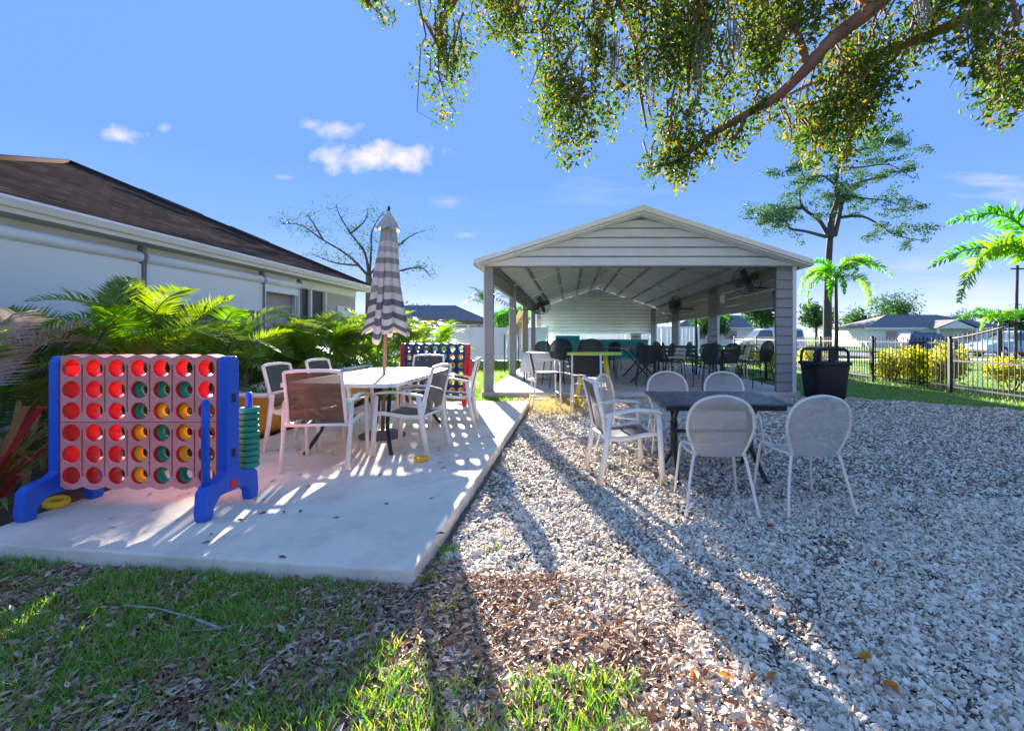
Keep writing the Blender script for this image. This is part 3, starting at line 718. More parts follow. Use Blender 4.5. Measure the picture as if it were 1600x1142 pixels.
M, hx = game('four_in_a_row_game', 'giant faded red four-in-a-row game with blue side frames on the slab', (GX, GY, SZ), 0, m_pink, m_red, m_blue, cells, 'red board', True)
for i in range(10):
    p = M @ Vector((hx, 0.20, 0.252 + i * 0.0445))
    tag(put('game_disc', RING['green'], None, loc=p, rot=(0, 0, i)), f'green ring disc stacked on the rear blue rod, {ordn[i]} from the bottom', 'game disc', 'discs stacked on the rod')
tag(put('game_disc', RING['yellow'], None, loc=gnd(658, 720, SZ) + Vector((0, 0, .022))), 'yellow ring disc lying flat on the slab beside the white chair', 'game disc')
tag(put('game_disc', RING['yellow'], None, loc=gnd(100, 790, SZ) + Vector((-0.03, -0.02, .035)), rot=(0.12, 0.2, 0)), 'yellow disc lying under the left foot of the red game', 'game disc')
cells2 = {}
for ri, row in enumerate(['.......', 'y..y.yy', '...yyyy', '..yyy.y', '.yy.yyy', '.y.yyyy']):
    for ci, c in enumerate(row):
        if c != '.': cells2[(ri, ci)] = 'yellow'
game('four_in_a_row_game', 'giant dark blue four-in-a-row game with red side frames behind the umbrella table', (-2.37, 8.05, SZ), R(-3), m_navy, m_navy, mat('red_frame', (0.55, 0.02, 0.03), 0.42, 0.08, 5), cells2, 'blue board', True)

# ------------------------------------------------------------------ chairs
m_wframe = mat('white_frame', (0.92, 0.83, 0.70), 0.4, 0.06, 8, dirt=(0.82, 0.72, 0.58), dscale=6)
m_sling = mat('dark_sling', (0.075, 0.075, 0.08), 0.75, 0.15, 20, 0.4, 700, holes=0.16, stretch=(1, 1, 1))
m_sling_b = mat('brown_sling', (0.15, 0.088, 0.048), 0.75, 0.2, 10, 0.4, 700, holes=0.06)
def bez(pts, n=6):
    """smooth line through points"""
    P = [Vector(p) for p in pts]; out = []
    for i in range(len(P) - 1):
        p0, p1, p2, p3 = P[max(i - 1, 0)], P[i], P[i + 1], P[min(i + 2, len(P) - 1)]
        for k in range(n):
            t = k / n
            out.append(0.5 * ((2 * p1) + (p2 - p0) * t + (2 * p0 - 5 * p1 + 4 * p2 - p3) * t * t + (3 * p1 - p0 - 3 * p2 + p3) * t ** 3))
    return out + [P[-1]]
def sling_chair(label, loc, rz, group, sling=m_sling, back=None):
    """white flat-tube armchair; faces +Y"""
    t = thing('sling_chair', label, 'chair', loc, rz, group)
    q = 0.018
    for s in (-1, 1):
        MB().tube([(s * .285, .27, 0), (s * .285, .255, .30), (s * .285, .235, .605)], q, 6, flat=1.5, up=(1, 0, 0)).build('leg', m_wframe, t)
        MB().tube([(s * .275, -.30, 0), (s * .28, -.25, .25), (s * .285, -.205, .60)], q, 6, flat=1.5, up=(1, 0, 0)).build('leg', m_wframe, t)
        MB().tube(bez([(s * .285, .262, .615), (s * .285, .20, .635), (s * .285, .0, .645), (s * .283, -.16, .618), (s * .255, -.235, .60)]), q * 0.8, 6, flat=2.0, up=(0, 0, 1)).build('armrest', m_wframe, t)
        MB().tube(bez([(s * .245, .25, .42), (s * .245, .18, .425), (s * .245, -.05, .395), (s * .245, -.19, .40), (s * .245, -.235, .46), (s * .24, -.26, .60), (s * .235, -.33, .88)]), 0.016, 6, flat=1.3, up=(1, 0, 0)).build('side_rail', m_wframe, t)
    MB().tube(bez([(-.235, -.33, .88), (-.12, -.345, .895), (.12, -.345, .895), (.235, -.33, .88)]), 0.017, 6).build('top_rail', m_wframe, t)
    for yy, zz in ((-.232, .40), (.245, .405)): MB().tube([(-.285, yy, zz), (.285, yy, zz)], 0.014, 6).build('cross_bar', m_wframe, t)
    def sheet_(pts):
        rows = [[(x, y - 0.012 * (1 - (x / w) ** 2) * bk, z - 0.015 * (1 - (x / w) ** 2) * (1 - bk)) for x in np.linspace(-w, w, 7)] for (w, y, z, bk) in pts]
        return MB().loft(rows, closed=False)
    sheet_([(.235, .245, .415, 0), (.235, .18, .42, 0), (.235, .0, .402, 0), (.235, -.14, .392, 0), (.235, -.20, .405, .4)]).build('seat_sling', sling, t)
    sheet_([(.235, -.232, .45, 1), (.232, -.262, .60, 1), (.228, -.295, .74, 1), (.225, -.335, .875, 1)]).build('back_sling', back or sling, t)
    return t
g1 = 'white sling chairs around the umbrella table'
c0 = sling_chair('white framed sling chair with brown back at the near end of umbrella table', (-2.30, 4.32, SZ), R(8), g1, m_sling, m_sling_b)
c1 = sling_chair('white framed dark sling chair seen from the side, nearest right side of umbrella table', (-1.66, 4.78, SZ), R(84), g1)
dup(c1, 'white framed dark sling chair on the far right side of umbrella table, before blue game', (-1.58, 6.20, SZ), R(97))
dup(c1, 'dark sling chair on the left side of umbrella table, nearer one', (-2.88, 5.0, SZ), R(-88))
dup(c1, 'dark sling chair on the left side of umbrella table, farther one', (-2.92, 5.85, SZ), R(-93))
dup(c1, 'dark sling chair at the far end of umbrella table facing the viewer', (-2.25, 6.95, SZ), R(180))
dup(c1, 'white framed sling chair on the gravel at the left side of dark table', (0.50, 4.22, 0.012), R(-80), 'chairs around the dark gravel table')

m_silver = mat('silver_frame', (0.82, 0.73, 0.61), 0.38, 0.08, 8, metal=0.2)
m_mesh = mat('grey_perforated', (0.56, 0.49, 0.40), 0.5, 0.06, 8, metal=0.1, holes=0.36, bump=0.2, bscale=400)
m_black = mat('black_metal', (0.025, 0.028, 0.03), 0.4, 0.15, 8)
m_dkmesh = mat('dark_perforated', (0.014, 0.026, 0.025), 0.5, 0.1, 8, holes=0.07)
def mesh_chair(label, loc, rz, group, mf=None, mm=None, sh=0.44, scale=1.0):
    """round-backed perforated metal cafe chair; faces +Y"""
    mf = mf or m_silver; mm = mm or m_mesh
    t = thing('mesh_chair', label, 'chair', loc, rz, group, scale)
    k = sh - 0.44
    for s in (-1, 1):
        MB().tube(bez([(s * .255, -.29, 0), (s * .22, -.235, .22 + k * .5), (s * .185, -.20, .40 + k), (s * .165, -.175, .425 + k), (s * .10, -.165, .43 + k)]), 0.0115, 8).build('leg', mf, t)
        MB().tube(bez([(s * .25, .25, 0), (s * .225, .225, .25 + k * .5), (s * .21, .205, .40 + k), (s * .19, .17, .435 + k), (s * .15, .10, .425 + k)]), 0.0115, 8).build('leg', mf, t)
    # back hoop
    hoop = [(-.165, -.19, .42 + k), (-.205, -.215, .52 + k), (-.235, -.235, .63 + k), (-.215, -.255, .75 + k), (-.14, -.275, .83 + k), (0, -.285, .862 + k), (.14, -.275, .83 + k), (.215, -.255, .75 + k), (.235, -.235, .63 + k), (.205, -.215, .52 + k), (.165, -.19, .42 + k)]
    hp = bez(hoop, 5)
    MB().tube(hp, 0.0125, 8).build('back_frame', mf, t)
    # curved back sheet filling the hoop
    rows = []
    half = len(hp) // 2
    for i in range(half + 1):
        a, c = hp[i], hp[-1 - i]
        rows.append([a.lerp(c, j / 8) + Vector((0, -0.045 * math.sin(PI * j / 8), 0)) for j in range(9)])
    MB().loft(rows, closed=False).build('back', mm, t)
    # dished seat
    sec = []
    for i in range(9):
        y = -.20 + i * .0525; w = 0.215 * (1 - 0.18 * max(0, (i - 5) / 3) ** 2) * (0.86 + 0.14 * min(1, i / 3))
        sec.append([(w * (j / 4 - 1), y, .432 + k - 0.016 * (1 - (j / 4 - 1) ** 2) - (0.018 * max(0, (i - 6) / 2) ** 2)) for j in range(9)])
    MB().loft(sec, closed=False).build('seat', mm, t)
    rim = [p for p in [q[0] for q in sec]] + [p for p in sec[-1][1:-1]] + [q[-1] for q in sec][::-1]
    MB().tube(rim, 0.009, 6).build('seat_frame', mf, t)
    return t
g2 = 'chairs around the dark gravel table'
z0 = 0.012
mc = mesh_chair('silver round-backed mesh chair with its back to the viewer, left of the near pair', (1.10, 3.50, z0), R(-4), g2)
dup(mc, 'silver round-backed mesh chair with its back to the viewer, right of the near pair', (1.77, 3.50, z0), R(4))
dup(mc, 'silver mesh chair behind the dark gravel table, left of the far pair', (1.15, 5.15, z0), R(178))
dup(mc, 'silver mesh chair behind the dark gravel table, right of the far pair', (1.83, 5.1, z0), R(184))
dup(mc, 'silver mesh chair half hidden behind the left white armchair at the gravel table', (0.62, 4.95, z0), R(-115))

def gravel_table():
    t = thing('patio_table', 'dark grey metal table with black branching legs on the gravel', 'table', (1.35, 4.32, 0.0))
    b = MB().prism([(-.57, -.46), (.57, -.46), (.57, .46), (-.57, .46)], 0.700, 0.722, 'XY'); b.build('tabletop', mat('dark_table_top', (0.06, 0.07, 0.085), 0.28, 0.25, 5, 0.05, 30, dirt=(0.12, 0.13, 0.15), dscale=3), t, bevel=0.008)
    MB().span((-.52, -.41, 0.655), (.52, .41, 0.699)).build('apron', m_black, t, bevel=0.004)
    for s in (-1, 1):
        x = s * 0.36
        MB().tube([(x, 0, 0.26), (x, 0, 0.50)], 0.034, 10).build('column', m_black, t)
        for q in (-1, 1):
            MB().tube(bez([(x, q * .01, .47), (x, q * .05, .55), (x, q * .20, .665)]), 0.020, 8).build('brace', m_black, t)
            MB().tube(bez([(x, q * .01, .32), (x, q * .06, .22), (x + s * .03, q * .27, .03), (x + s * .03, q * .33, .012)]), [0.026] * 6 + [0.022] * 6 + [0.018] * 7, 8).build('leg', m_black, t)
    MB().tube([(-.36, 0, .40), (.36, 0, .40)], 0.018, 8).build('stretcher', m_black, t)
gravel_table()

# ------------------------------------------------------------------ umbrella table
def umbrella_table():
    t = thing('patio_table', 'long white slatted patio table with an umbrella hole on the slab', 'table', (-2.24, 5.45, SZ))
    mt = mat('white_table', (0.82, 0.76, 0.68), 0.4, 0.06, 5, dirt=(0.62, 0.60, 0.57), dscale=3)
    X, Y = 0.53, 1.05
    b = MB()
    for s in (-1, 1):
        b.span((s * X - .03, -Y, .70), (s * X + .03, Y, .745)); b.span((-X + .03, s * Y - .03, .70), (X - .03, s * Y + .03, .745))
    b.build('frame', mt, t, bevel=0.006)
    n = 19; w = (2 * Y - 0.06) / n
    me = MB().span((-X + .031, .004, .715), (X - .031, w - .004, .738)).mesh('slat'); me.materials.append(mt)
    for i in range(n): put('slat', me, None, t, loc=(0, -Y + .03 + i * w, 0))
    for sx in (-1, 1):
        for sy in (-1, 1):
            MB().tube(bez([(sx * .42, sy * .82, .70), (sx * .36, sy * .72, .45), (sx * .34, sy * .70, .25), (sx * .44, sy * .86, .0)]), 0.020, 8).build('leg', m_black, t)
umbrella_table()
m_str = None
def stripe_mat():
    m = mat('striped_canvas', (0.7, 0.7, 0.7), 0.85, 0.0)
    nt = m.node_tree; N, L = nt.nodes.new, nt.links.new; p = nt.nodes['Principled BSDF']
    at_ = N('ShaderNodeAttribute'); at_.attribute_name = 'along'
    rp = N('ShaderNodeValToRGB'); rp.color_ramp.interpolation = 'CONSTANT'; L(at_.outputs['Fac'], rp.inputs[0])
    wht = (0.82, 0.73, 0.61, 1); tan = (0.40, 0.34, 0.28, 1); nvy = (0.19, 0.175, 0.175, 1); glare_gry = (0.55, 0.50, 0.45, 1)
    bands = [(0, glare_gry), (0.27, wht), (0.315, glare_gry), (0.355, wht), (0.395, tan), (0.44, wht), (0.50, tan), (0.55, wht), (0.61, tan), (0.665, wht), (0.72, nvy), (0.77, wht), (0.83, nvy), (0.88, wht), (0.93, nvy), (0.965, wht)]  # upper stripes fade to tan and grey, sun glare put into the colour
    e = rp.color_ramp.elements
    e[0].position = 0; e[0].color = bands[0][1]; e[1].position = bands[-1][0]; e[1].color = bands[-1][1]
    for q, c in bands[1:-1]: k = e.new(q); k.color = c
    nz = N('ShaderNodeTexNoise'); nz.inputs['Scale'].default_value = 9; nz.inputs['Detail'].default_value = 6
    mr = N('ShaderNodeMapRange'); L(nz.outputs[0], mr.inputs[0]); mr.inputs[3].default_value = 0.8; mr.inputs[4].default_value = 1.2
    hs = N('ShaderNodeHueSaturation'); L(rp.outputs[0], hs.inputs['Color']); L(mr.outputs[0], hs.inputs['Value']); L(hs.outputs[0], p.inputs['Base Color'])
    tr = N('ShaderNodeBsdfTranslucent'); L(hs.outputs[0], tr.inputs[0]); ms = N('ShaderNodeMixShader'); ms.inputs[0].default_value = 0.25
    L(p.outputs[0], ms.inputs[1]); L(tr.outputs[0], ms.inputs[2]); L(ms.outputs[0], nt.nodes['Material Output'].inputs[0])
    return m
def umbrella():
    t = thing('patio_umbrella', 'closed patio umbrella with navy grey and white stripes through the white table', 'umbrella', (-2.24, 5.45, SZ))
    t.rotation_euler = (0, R(1.6), 0)
    MB().tube([(0, 0, 0.02), (0, 0, 2.6)], 0.022, 10).build('pole', mat('wood_pole', (0.30, 0.15, 0.09), 0.5, 0.2, 6, stretch=(8, 8, 1)), t)
    MB().lathe([(0, 0.075), (.05, .075), (.06, .06), (.23, .045), (.26, .03), (.265, 0.003), (0, 0.003)], seg=28).build('base', mat('umbrella_base', (0.12, 0.12, 0.12), 0.6, 0.2), t)
    # folded canopy: pleated lobes hanging down
    zt, zb = 2.50, 1.17; seg = 96; nl = 8; rows = 44
    V = []; Fq = []; al = []
    rr = random.Random(3); ph = [rr.uniform(-.35, .35) for _ in range(nl)]; amp = [rr.uniform(.75, 1.2) for _ in range(nl)]; dl = [rr.uniform(-.07, .08) for _ in range(nl)]
    for i in range(rows + 1):
        q = i / rows
        base = 0.10 + 0.125 * q ** 1.15
        for k in range(seg):
            a = 2 * PI * k / seg; lb = int(a / (2 * PI) * nl) % nl; f = (a / (2 * PI) * nl) % 1
            f2 = min(1, max(0, f + 0.18 * ph[lb] * math.sin(PI * f)))
            fold = math.sin(PI * f2) ** 0.75 * amp[lb]
            rad = base * (0.60 + 0.50 * fold * (0.35 + 0.65 * q)) + 0.008 * math.sin(9 * q + lb)
            a2 = a + 0.35 * q * math.sin(PI * f) * (1 if lb % 2 else -.4)
            z = zt - (zt - zb) * q + (dl[lb] * 1.2 + 0.09 * (1 - math.sin(PI * f))) * q ** 3
            V.append((rad * math.cos(a2) * 1.08 + 0.02 * q, rad * math.sin(a2), z)); al.append(0.16 + 0.84 * q)
    for i in range(rows):
        for k in range(seg): Fq.append((i * seg + k, i * seg + (k + 1) % seg, (i + 1) * seg + (k + 1) % seg, (i + 1) * seg + k))
    me = np_mesh('canopy', np.array(V), np.array(Fq), True)
    at_ = me.attributes.new('along', 'FLOAT', 'POINT'); at_.data.foreach_set('value', np.array(al, np.float32))
    cm = stripe_mat()
    cn = put('canopy', me, cm, t); so = cn.modifiers.new('t', 'SOLIDIFY'); so.thickness = 0.004
    # pointed vent cap flaring over the top of the canopy
    b = MB(); secs = []
    for i in range(9):
        q = i / 8; base = 0.008 + 0.135 * q
        secs.append([((base * (1 + 0.12 * q * math.cos(4 * a))) * math.cos(a), (base * (1 + 0.12 * q * math.cos(4 * a))) * math.sin(a), 2.70 - 0.235 * q - 0.02 * q * math.cos(8 * a)) for a in [2 * PI * k / 32 for k in range(32)]])
    b.loft(secs); me = b.mesh('vent_cap')
    at_ = me.attributes.new('along', 'FLOAT', 'POINT'); at_.data.foreach_set('value', np.zeros(len(me.vertices), np.float32))
    put('vent_cap', me, cm, cn)
    MB().lathe([(0, 2.76), (.012, 2.75), (.016, 2.72), (.010, 2.69)], seg=12).build('finial', m_black, t)
    for k in range(8):
        a = 2 * PI * k / 8; MB().tube([(0.03 * math.cos(a), 0.03 * math.sin(a), 2.45), (.13 * math.cos(a), .13 * math.sin(a), 1.26)], 0.006, 5).build('rib', m_black, t)
umbrella()

# ------------------------------------------------------------------ yellow dinghy behind the table
def dinghy():
    t = thing('dinghy', 'old orange yellow dinghy with white gunwale beside the palms', 'boat', (-3.92, 5.35, 0.0), R(-2))
    n = 13; L_ = 3.3; secs = []; ins = []; rim = [[], []]
    for i in range(n):
        q = i / (n - 1); y = q * L_
        w = 0.50 * (1 - 0.10 * (1 - q) ** 2) * (1 - max(0, (q - .45) / .55) ** 2.2) + 0.012
        zt = 0.60 + 0.13 * q ** 2; zb = 0.05 + 0.22 * max(0, (q - .6) / .4) ** 2
        S_ = []; I_ = []
        for k in range(13):
            a = -PI / 2 + PI * k / 12; x = math.sin(a); z = 1 - math.cos(a) ** 0.55
            S_.append((w * x * (0.78 + 0.22 * z), y, zb + (zt - zb) * z)); I_.append((w * .93 * x * (0.78 + 0.22 * z), y, zb + .05 + (zt - zb - .04) * z))
        secs.append(S_); ins.append(I_); rim[0].append(S_[0]); rim[1].append(S_[-1])
    mh = mat('orange_hull', (0.72, 0.33, 0.03), 0.45, 0.15, 2, dirt=(0.60, 0.25, 0.04), dscale=2.5)
    b = MB().loft(secs, closed=False); b.build('hull', mh, t)
    MB().loft(ins, closed=False).build('inside', m_wframe, t)
    MB().add(secs[0], [tuple(range(13))]).build('transom', mh, t)
    MB().tube(rim[0] + rim[1][::-1], 0.032, 8, closed=True, flat=1.2).build('gunwale', m_wframe, t)
    for y in (0.75, 1.8): MB().span((-.42, y - .12, .44), (.42, y + .12, .48)).build('thwart', m_wframe, t)
dinghy()

# ------------------------------------------------------------------ inside and in front of the pavilion
FZ = 0.10
def bar_stool(label, loc, rz, group, msl=m_sling):
    """silver tubular bar chair with dark sling; faces +Y"""
    t = thing('bar_stool', label, 'stool', loc, rz, group)
    for s in (-1, 1):
        MB().tube([(s * .24, .23, 0), (s * .235, .22, .40), (s * .23, .21, .86)], 0.015, 8).build('leg', m_silver, t)
        MB().tube([(s * .25, -.27, 0), (s * .235, -.22, .45), (s * .225, -.20, .70), (s * .22, -.27, 1.02)], 0.016, 8).build('leg', m_silver, t)
        MB().tube(bez([(s * .23, .21, .86), (s * .23, .15, .885), (s * .23, -.10, .88), (s * .225, -.225, .86)]), 0.014, 8).build('armrest', m_silver, t)
        MB().tube([(s * .242, .222, .22), (s * .244, -.245, .22)], 0.010, 6).build('foot_rail', m_silver, t)
    MB().tube([(-.24, .222, .30), (.24, .222, .30)], 0.011, 6).build('foot_rail', m_silver, t)
    MB().tube([(-.236, -.22, .55), (.236, -.22, .55)], 0.011, 6).build('back_rail', m_silver, t)
    MB().span((-.225, -.20, .655), (.225, .215, .675)).build('seat', msl, t, bevel=0.006)
    b = MB().loft([[(x * .21, -.208 - .02 * (1 - x * x) - .065 * q, .70 + .30 * q) for x in np.linspace(-1, 1, 7)] for q in np.linspace(0, 1, 4)], closed=False); b.build('back', msl, t)
    return t
g3 = 'bar stools before the pavilion'
m_bk = mat('black_sling', (0.02, 0.022, 0.024), 0.7, 0.2, 12)
s0 = bar_stool('silver bar stool with black sling back towards the viewer by the yellow table', at(917, 525, 7.35) * 1.0 - Vector((0, 0, H - 0.0)), R(-4), g3, m_bk)
dup(s0, 'silver bar stool seen from the side at the left of the pavilion front', Vector((-0.42, 8.0, 0.0)), R(-78))
def yellow_table():
    t = thing('bar_table', 'lime yellow bar table with yellow legs before the pavilion', 'table', (0.45, 8.35, 0.0), R(3))
    my = mat('lime_yellow', (0.55, 0.66, 0.09), 0.5, 0.1, 4)
    pts = [(0.50 * (abs(math.cos(a)) ** .6) * (1 if math.cos(a) > 0 else -1), 0.28 * (abs(math.sin(a)) ** .6) * (1 if math.sin(a) > 0 else -1)) for a in [2 * PI * k / 28 for k in range(28)]]
    MB().prism(pts, 0.955, 1.0, 'XY').build('tabletop', my, t, bevel=0.008)
    mo = mat('yellow_leg', (0.62, 0.50, 0.05), 0.5, 0.1)
    for sx in (-1, 1):
        for sy in (-1, 1): MB().tube([(sx * .20, sy * .12, .955), (sx * .33, sy * .22, 0)], [0.028, 0.020], 8).build('leg', mo, t)
    MB().tube([(-.27, 0, .35), (.27, 0, .35)], 0.016, 6).build('stretcher', mo, t)
yellow_table()
def folding_table(label, loc, rz, w, d, h, mt, cloth=False):
    t = thing('folding_table', label, 'table', loc, rz, 'long tables under the pavilion')
    MB().span((-w / 2, -d / 2, h - .035), (w / 2, d / 2, h)).build('tabletop', mt, t, bevel=0.008)
    for s in (-1, 1):
        x = s * (w / 2 - .22)
        for q in (-1, 1): MB().tube([(x, q * d * .42, h - .04), (x + s * .0, -q * d * .42, 0)], 0.020, 6).build('leg', m_black, t)
        MB().tube([(x - s * .3, 0, h - .05), (x, 0, h * .45)], 0.012, 6).build('brace', m_black, t)
    return t
m_tt = mat('dark_wood_top', (0.09, 0.085, 0.085), 0.35, 0.2, 5)
m_tt2 = mat('grey_top', (0.30, 0.29, 0.29), 0.4, 0.15, 4)
folding_table('long dark folding table with crossed black legs in the pavilion middle', (1.95, 12.6, FZ), R(90), 2.2, 0.9, 0.86, m_tt)
folding_table('dark folding table further back beyond the yellow table', (0.75, 15.2, FZ), 0, 1.9, 0.8, 0.82, m_tt)
folding_table('grey topped folding table deep in the pavilion on the right', (2.3, 17.5, FZ), 0, 2.0, 0.8, 0.8, m_tt2)
def cloth_table():
    t = thing('cloth_table', 'table under a white cloth at the left inside the pavilion', 'table', (-0.75, 12.4, FZ))
    pts = []
    rows = []
    for z, o in ((.76, 0), (.74, .015), (.55, .03), (.25, .05)):
        row = []
        for k in range(48):
            a = 2 * PI * k / 48; c, s = math.cos(a), math.sin(a); q = (abs(c) ** 6 + abs(s) ** 6) ** (-1 / 6)
            rip = 1 + (0.05 * math.sin(a * 12)) * (0.76 - z)
            row.append(((0.52 + o) * c * q * rip, (0.45 + o) * s * q * rip, z))
        rows.append(row)
    b = MB().loft(rows); b.add(rows[0], [tuple(range(48))]); b.build('tablecloth', mat('white_cloth', (0.75, 0.74, 0.71), 0.9, 0.05), t)
    for sx in (-1, 1):
        for sy in (-1, 1): MB().tube([(sx * .45, sy * .38, .73), (sx * .45, sy * .38, 0)], 0.02, 6).build('leg', m_black, t)
cloth_table()
g4 = 'dark chairs under the pavilion'
dc = mesh_chair('dark mesh chair with its back to the viewer, front right of the pavilion', (3.15, 10.35, FZ), R(6), g4, m_black, m_dkmesh, 0.56, 1.05)
for lb, x, y, a, sc in [('dark mesh chair facing left beside the front right clad post', 4.42, 10.75, 100, 1.1), ('dark mesh chair facing right, leftmost at the right-hand pavilion table', 2.35, 10.9, -75, 1.08),
                        ('dark mesh chair standing behind the leftmost one at the right-hand pavilion table', 2.75, 11.9, -100, 1.05), ('dark mesh chair behind the pedestal table facing the viewer', 3.9, 12.6, 178, 1.0),
                        ('dark mesh chair at the far side of the long folding table', 1.05, 12.7, -90, 1.0), ('dark mesh chair at the right side of the long folding table', 2.75, 13.4, 95, 1.0),
                        ('dark mesh chair standing tall behind the left silver stool', -0.30, 10.9, 20, 1.15), ('dark mesh chair pushed against the white cloth table', 0.02, 11.6, 75, 1.12),
                        ('dark mesh chair deep in the pavilion behind the cloth table', -0.9, 14.2, 170, 1.05), ('dark mesh chair deep in the pavilion left of the further folding table', -0.45, 15.4, -90, 1.05), ('dark mesh chair deep in the pavilion at the grey topped table', 1.6, 16.8, 10, 1.0),
                        ('dark mesh chair turned half left between the pedestal table and the chair seen from behind', 3.65, 10.75, 25, 1.05), ('dark mesh chair just right of the long folding table crossed legs, facing right', 2.05, 11.5, -70, 1.05),
                        ('dark mesh chair beside the yellow bar table, behind the silver stool', 0.55, 10.6, -10, 1.15), ('dark mesh chair at the near end of the long folding table', 1.85, 10.95, -5, 1.0), ('dark mesh chair behind the second clad post on the right', 4.2, 14.0, 60, 1.05),
                        ('dark mesh chair at the right rear of the pavilion near the third post', 4.1, 16.5, 100, 1.0)]:
    dup(dc, lb, (x, y, FZ), R(a), None, sc)
def pedestal_table(label, loc, r, h, mt, round_=True, group=None):
    t = thing('pedestal_table', label, 'table', loc, 0, group)
    if round_: MB().lathe([(0, h), (r - .01, h), (r, h - .01), (r, h - .03), (0, h - .03)], seg=32).build('tabletop', mt, t)
    else: MB().span((-r, -r, h - .03), (r, r, h)).build('tabletop', mt, t, bevel=.006)
    MB().tube([(0, 0, .04), (0, 0, h - .03)], 0.04, 10).build('column', m_black, t)
    for k in range(4):
        a = PI / 4 + PI / 2 * k; MB().tube([(0, 0, .06), (.34 * math.cos(a), .34 * math.sin(a), .02)], [.03, .016], 6).build('foot', m_black, t)
pedestal_table('square dark bar table on a pedestal at the front right of the pavilion', (3.85, 11.5, FZ), 0.40, 0.86, m_tt, False)
pedestal_table('round grey bar table right behind the front right pavilion chairs', (5.9, 15.3, 0), 0.5, 1.02, m_tt2)
pedestal_table('round dark table outside the pavilion near the yellow shrubs', (5.7, 13.2, 0), 0.5, 0.86, m_tt)
def plastic_chair(label, loc, rz):
    """white slatted chair; faces +Y"""
    t = thing('slat_chair', label, 'chair', loc, rz, 'white slatted chairs under the pavilion')
    for s in (-1, 1):
        MB().tube([(s * .22, .22, 0), (s * .22, .22, .62)], 0.018, 6).build('leg', m_wframe, t); MB().tube([(s * .22, -.24, 0), (s * .22, -.20, .45), (s * .21, -.28, .88)], 0.018, 6).build('leg', m_wframe, t)
        MB().span((s * .22 - .025, -.24, .62), (s * .22 + .025, .25, .645)).build('armrest', m_wframe, t)
    for i in range(5): MB().box((0, -.18 + i * .095, .43), (.42, .075, .018)).build('seat_slat', m_wframe, t)
    for i in range(4): MB().box((0, -.215 - i * .02, .54 + i * .1), (.41, .016, .075), (R(11), 0, 0)).build('back_slat', m_wframe, t)
    return t
pc = plastic_chair('white slatted chair facing left beyond the pedestal bar table', (4.75, 12.9, FZ), R(80))
dup(pc, 'white slatted chair outside by the round dark table', (5.0, 13.9, 0), R(-60))
dup(pc, 'white slatted chair beside the long folding table', (2.75, 12.2, FZ), R(110))
def bench():
    t = thing('picnic_bench', 'dark green slatted bench in the right half of the pavilion', 'bench', (3.35, 14.3, FZ), R(4))
    mg = mat('dark_green_wood', (0.02, 0.12, 0.085), 0.45, 0.15, 6)
    for i in range(3): MB().box((0, -.14 + i * .14, .46), (1.5, .12, .03)).build('seat_slat', mg, t, bevel=.004)
    for i in range(3): MB().box((0, .22 + i * .03, .58 + i * .13), (1.5, .022, .11), (R(-12), 0, 0)).build('back_slat', mg, t, bevel=.004)
    for s in (-1, 1):
        for y in (-.16, .2): MB().tube([(s * .6, y, 0), (s * .6, y, .46)], .022, 6).build('leg', m_black, t)
        MB().tube([(s * .6, .2, .46), (s * .6, .30, .9)], .018, 6).build('back_support', m_black, t)
bench()
m_teal = mat('turquoise_paint', (0.03, 0.38, 0.40), 0.5, 0.1, 3)
def counter():
    t = thing('bar_counter', 'turquoise bar counter beneath the back wall of the pavilion', 'counter', (0, 24.3, FZ))
    MB().span((0.5, 0, 0), (4.2, .5, 0.98)).build('front_panel', m_teal, t, bevel=.01)
    MB().span((0.4, -.12, .982), (4.3, .6, 1.03)).build('worktop', mat('grey_worktop', (0.5, 0.5, 0.5), 0.4), t, bevel=.006)
    for x in (1.2, 1.95, 2.7, 3.45): MB().span((x - .35, -.02, .1), (x + .35, -.002, .88)).build('door', mat('teal_door', (0.02, 0.30, 0.33), 0.5, 0.1), t, bevel=.006)
counter()
t = thing('storage_cabinet', 'tall turquoise cabinet at the left end of the bar counter', 'cabinet', (-0.1, 23.6, FZ))
MB().span((-.62, -.3, 0), (.62, .3, 1.22)).build('body', m_teal, t, bevel=.01)
for s in (-1, 1): MB().span((s * .31 - .28, -.325, .08), (s * .31 + .28, -.302, 1.12)).build('door', mat('teal_door', (0.02, 0.30, 0.33)), t, bevel=.005)
t = thing('cooler', 'small white cooler standing on the turquoise counter', 'cooler', (3.55, 24.5, FZ + 1.031))
MB().span((-.28, -.18, 0), (.28, .18, .26)).build('body', m_white, t, bevel=.02); MB().span((-.30, -.20, .262), (.30, .20, .32)).build('lid', m_white, t, bevel=.02); MB().span((-.2, -.184, .08), (.2, -.181, .17)).build('panel', m_tt2, t)

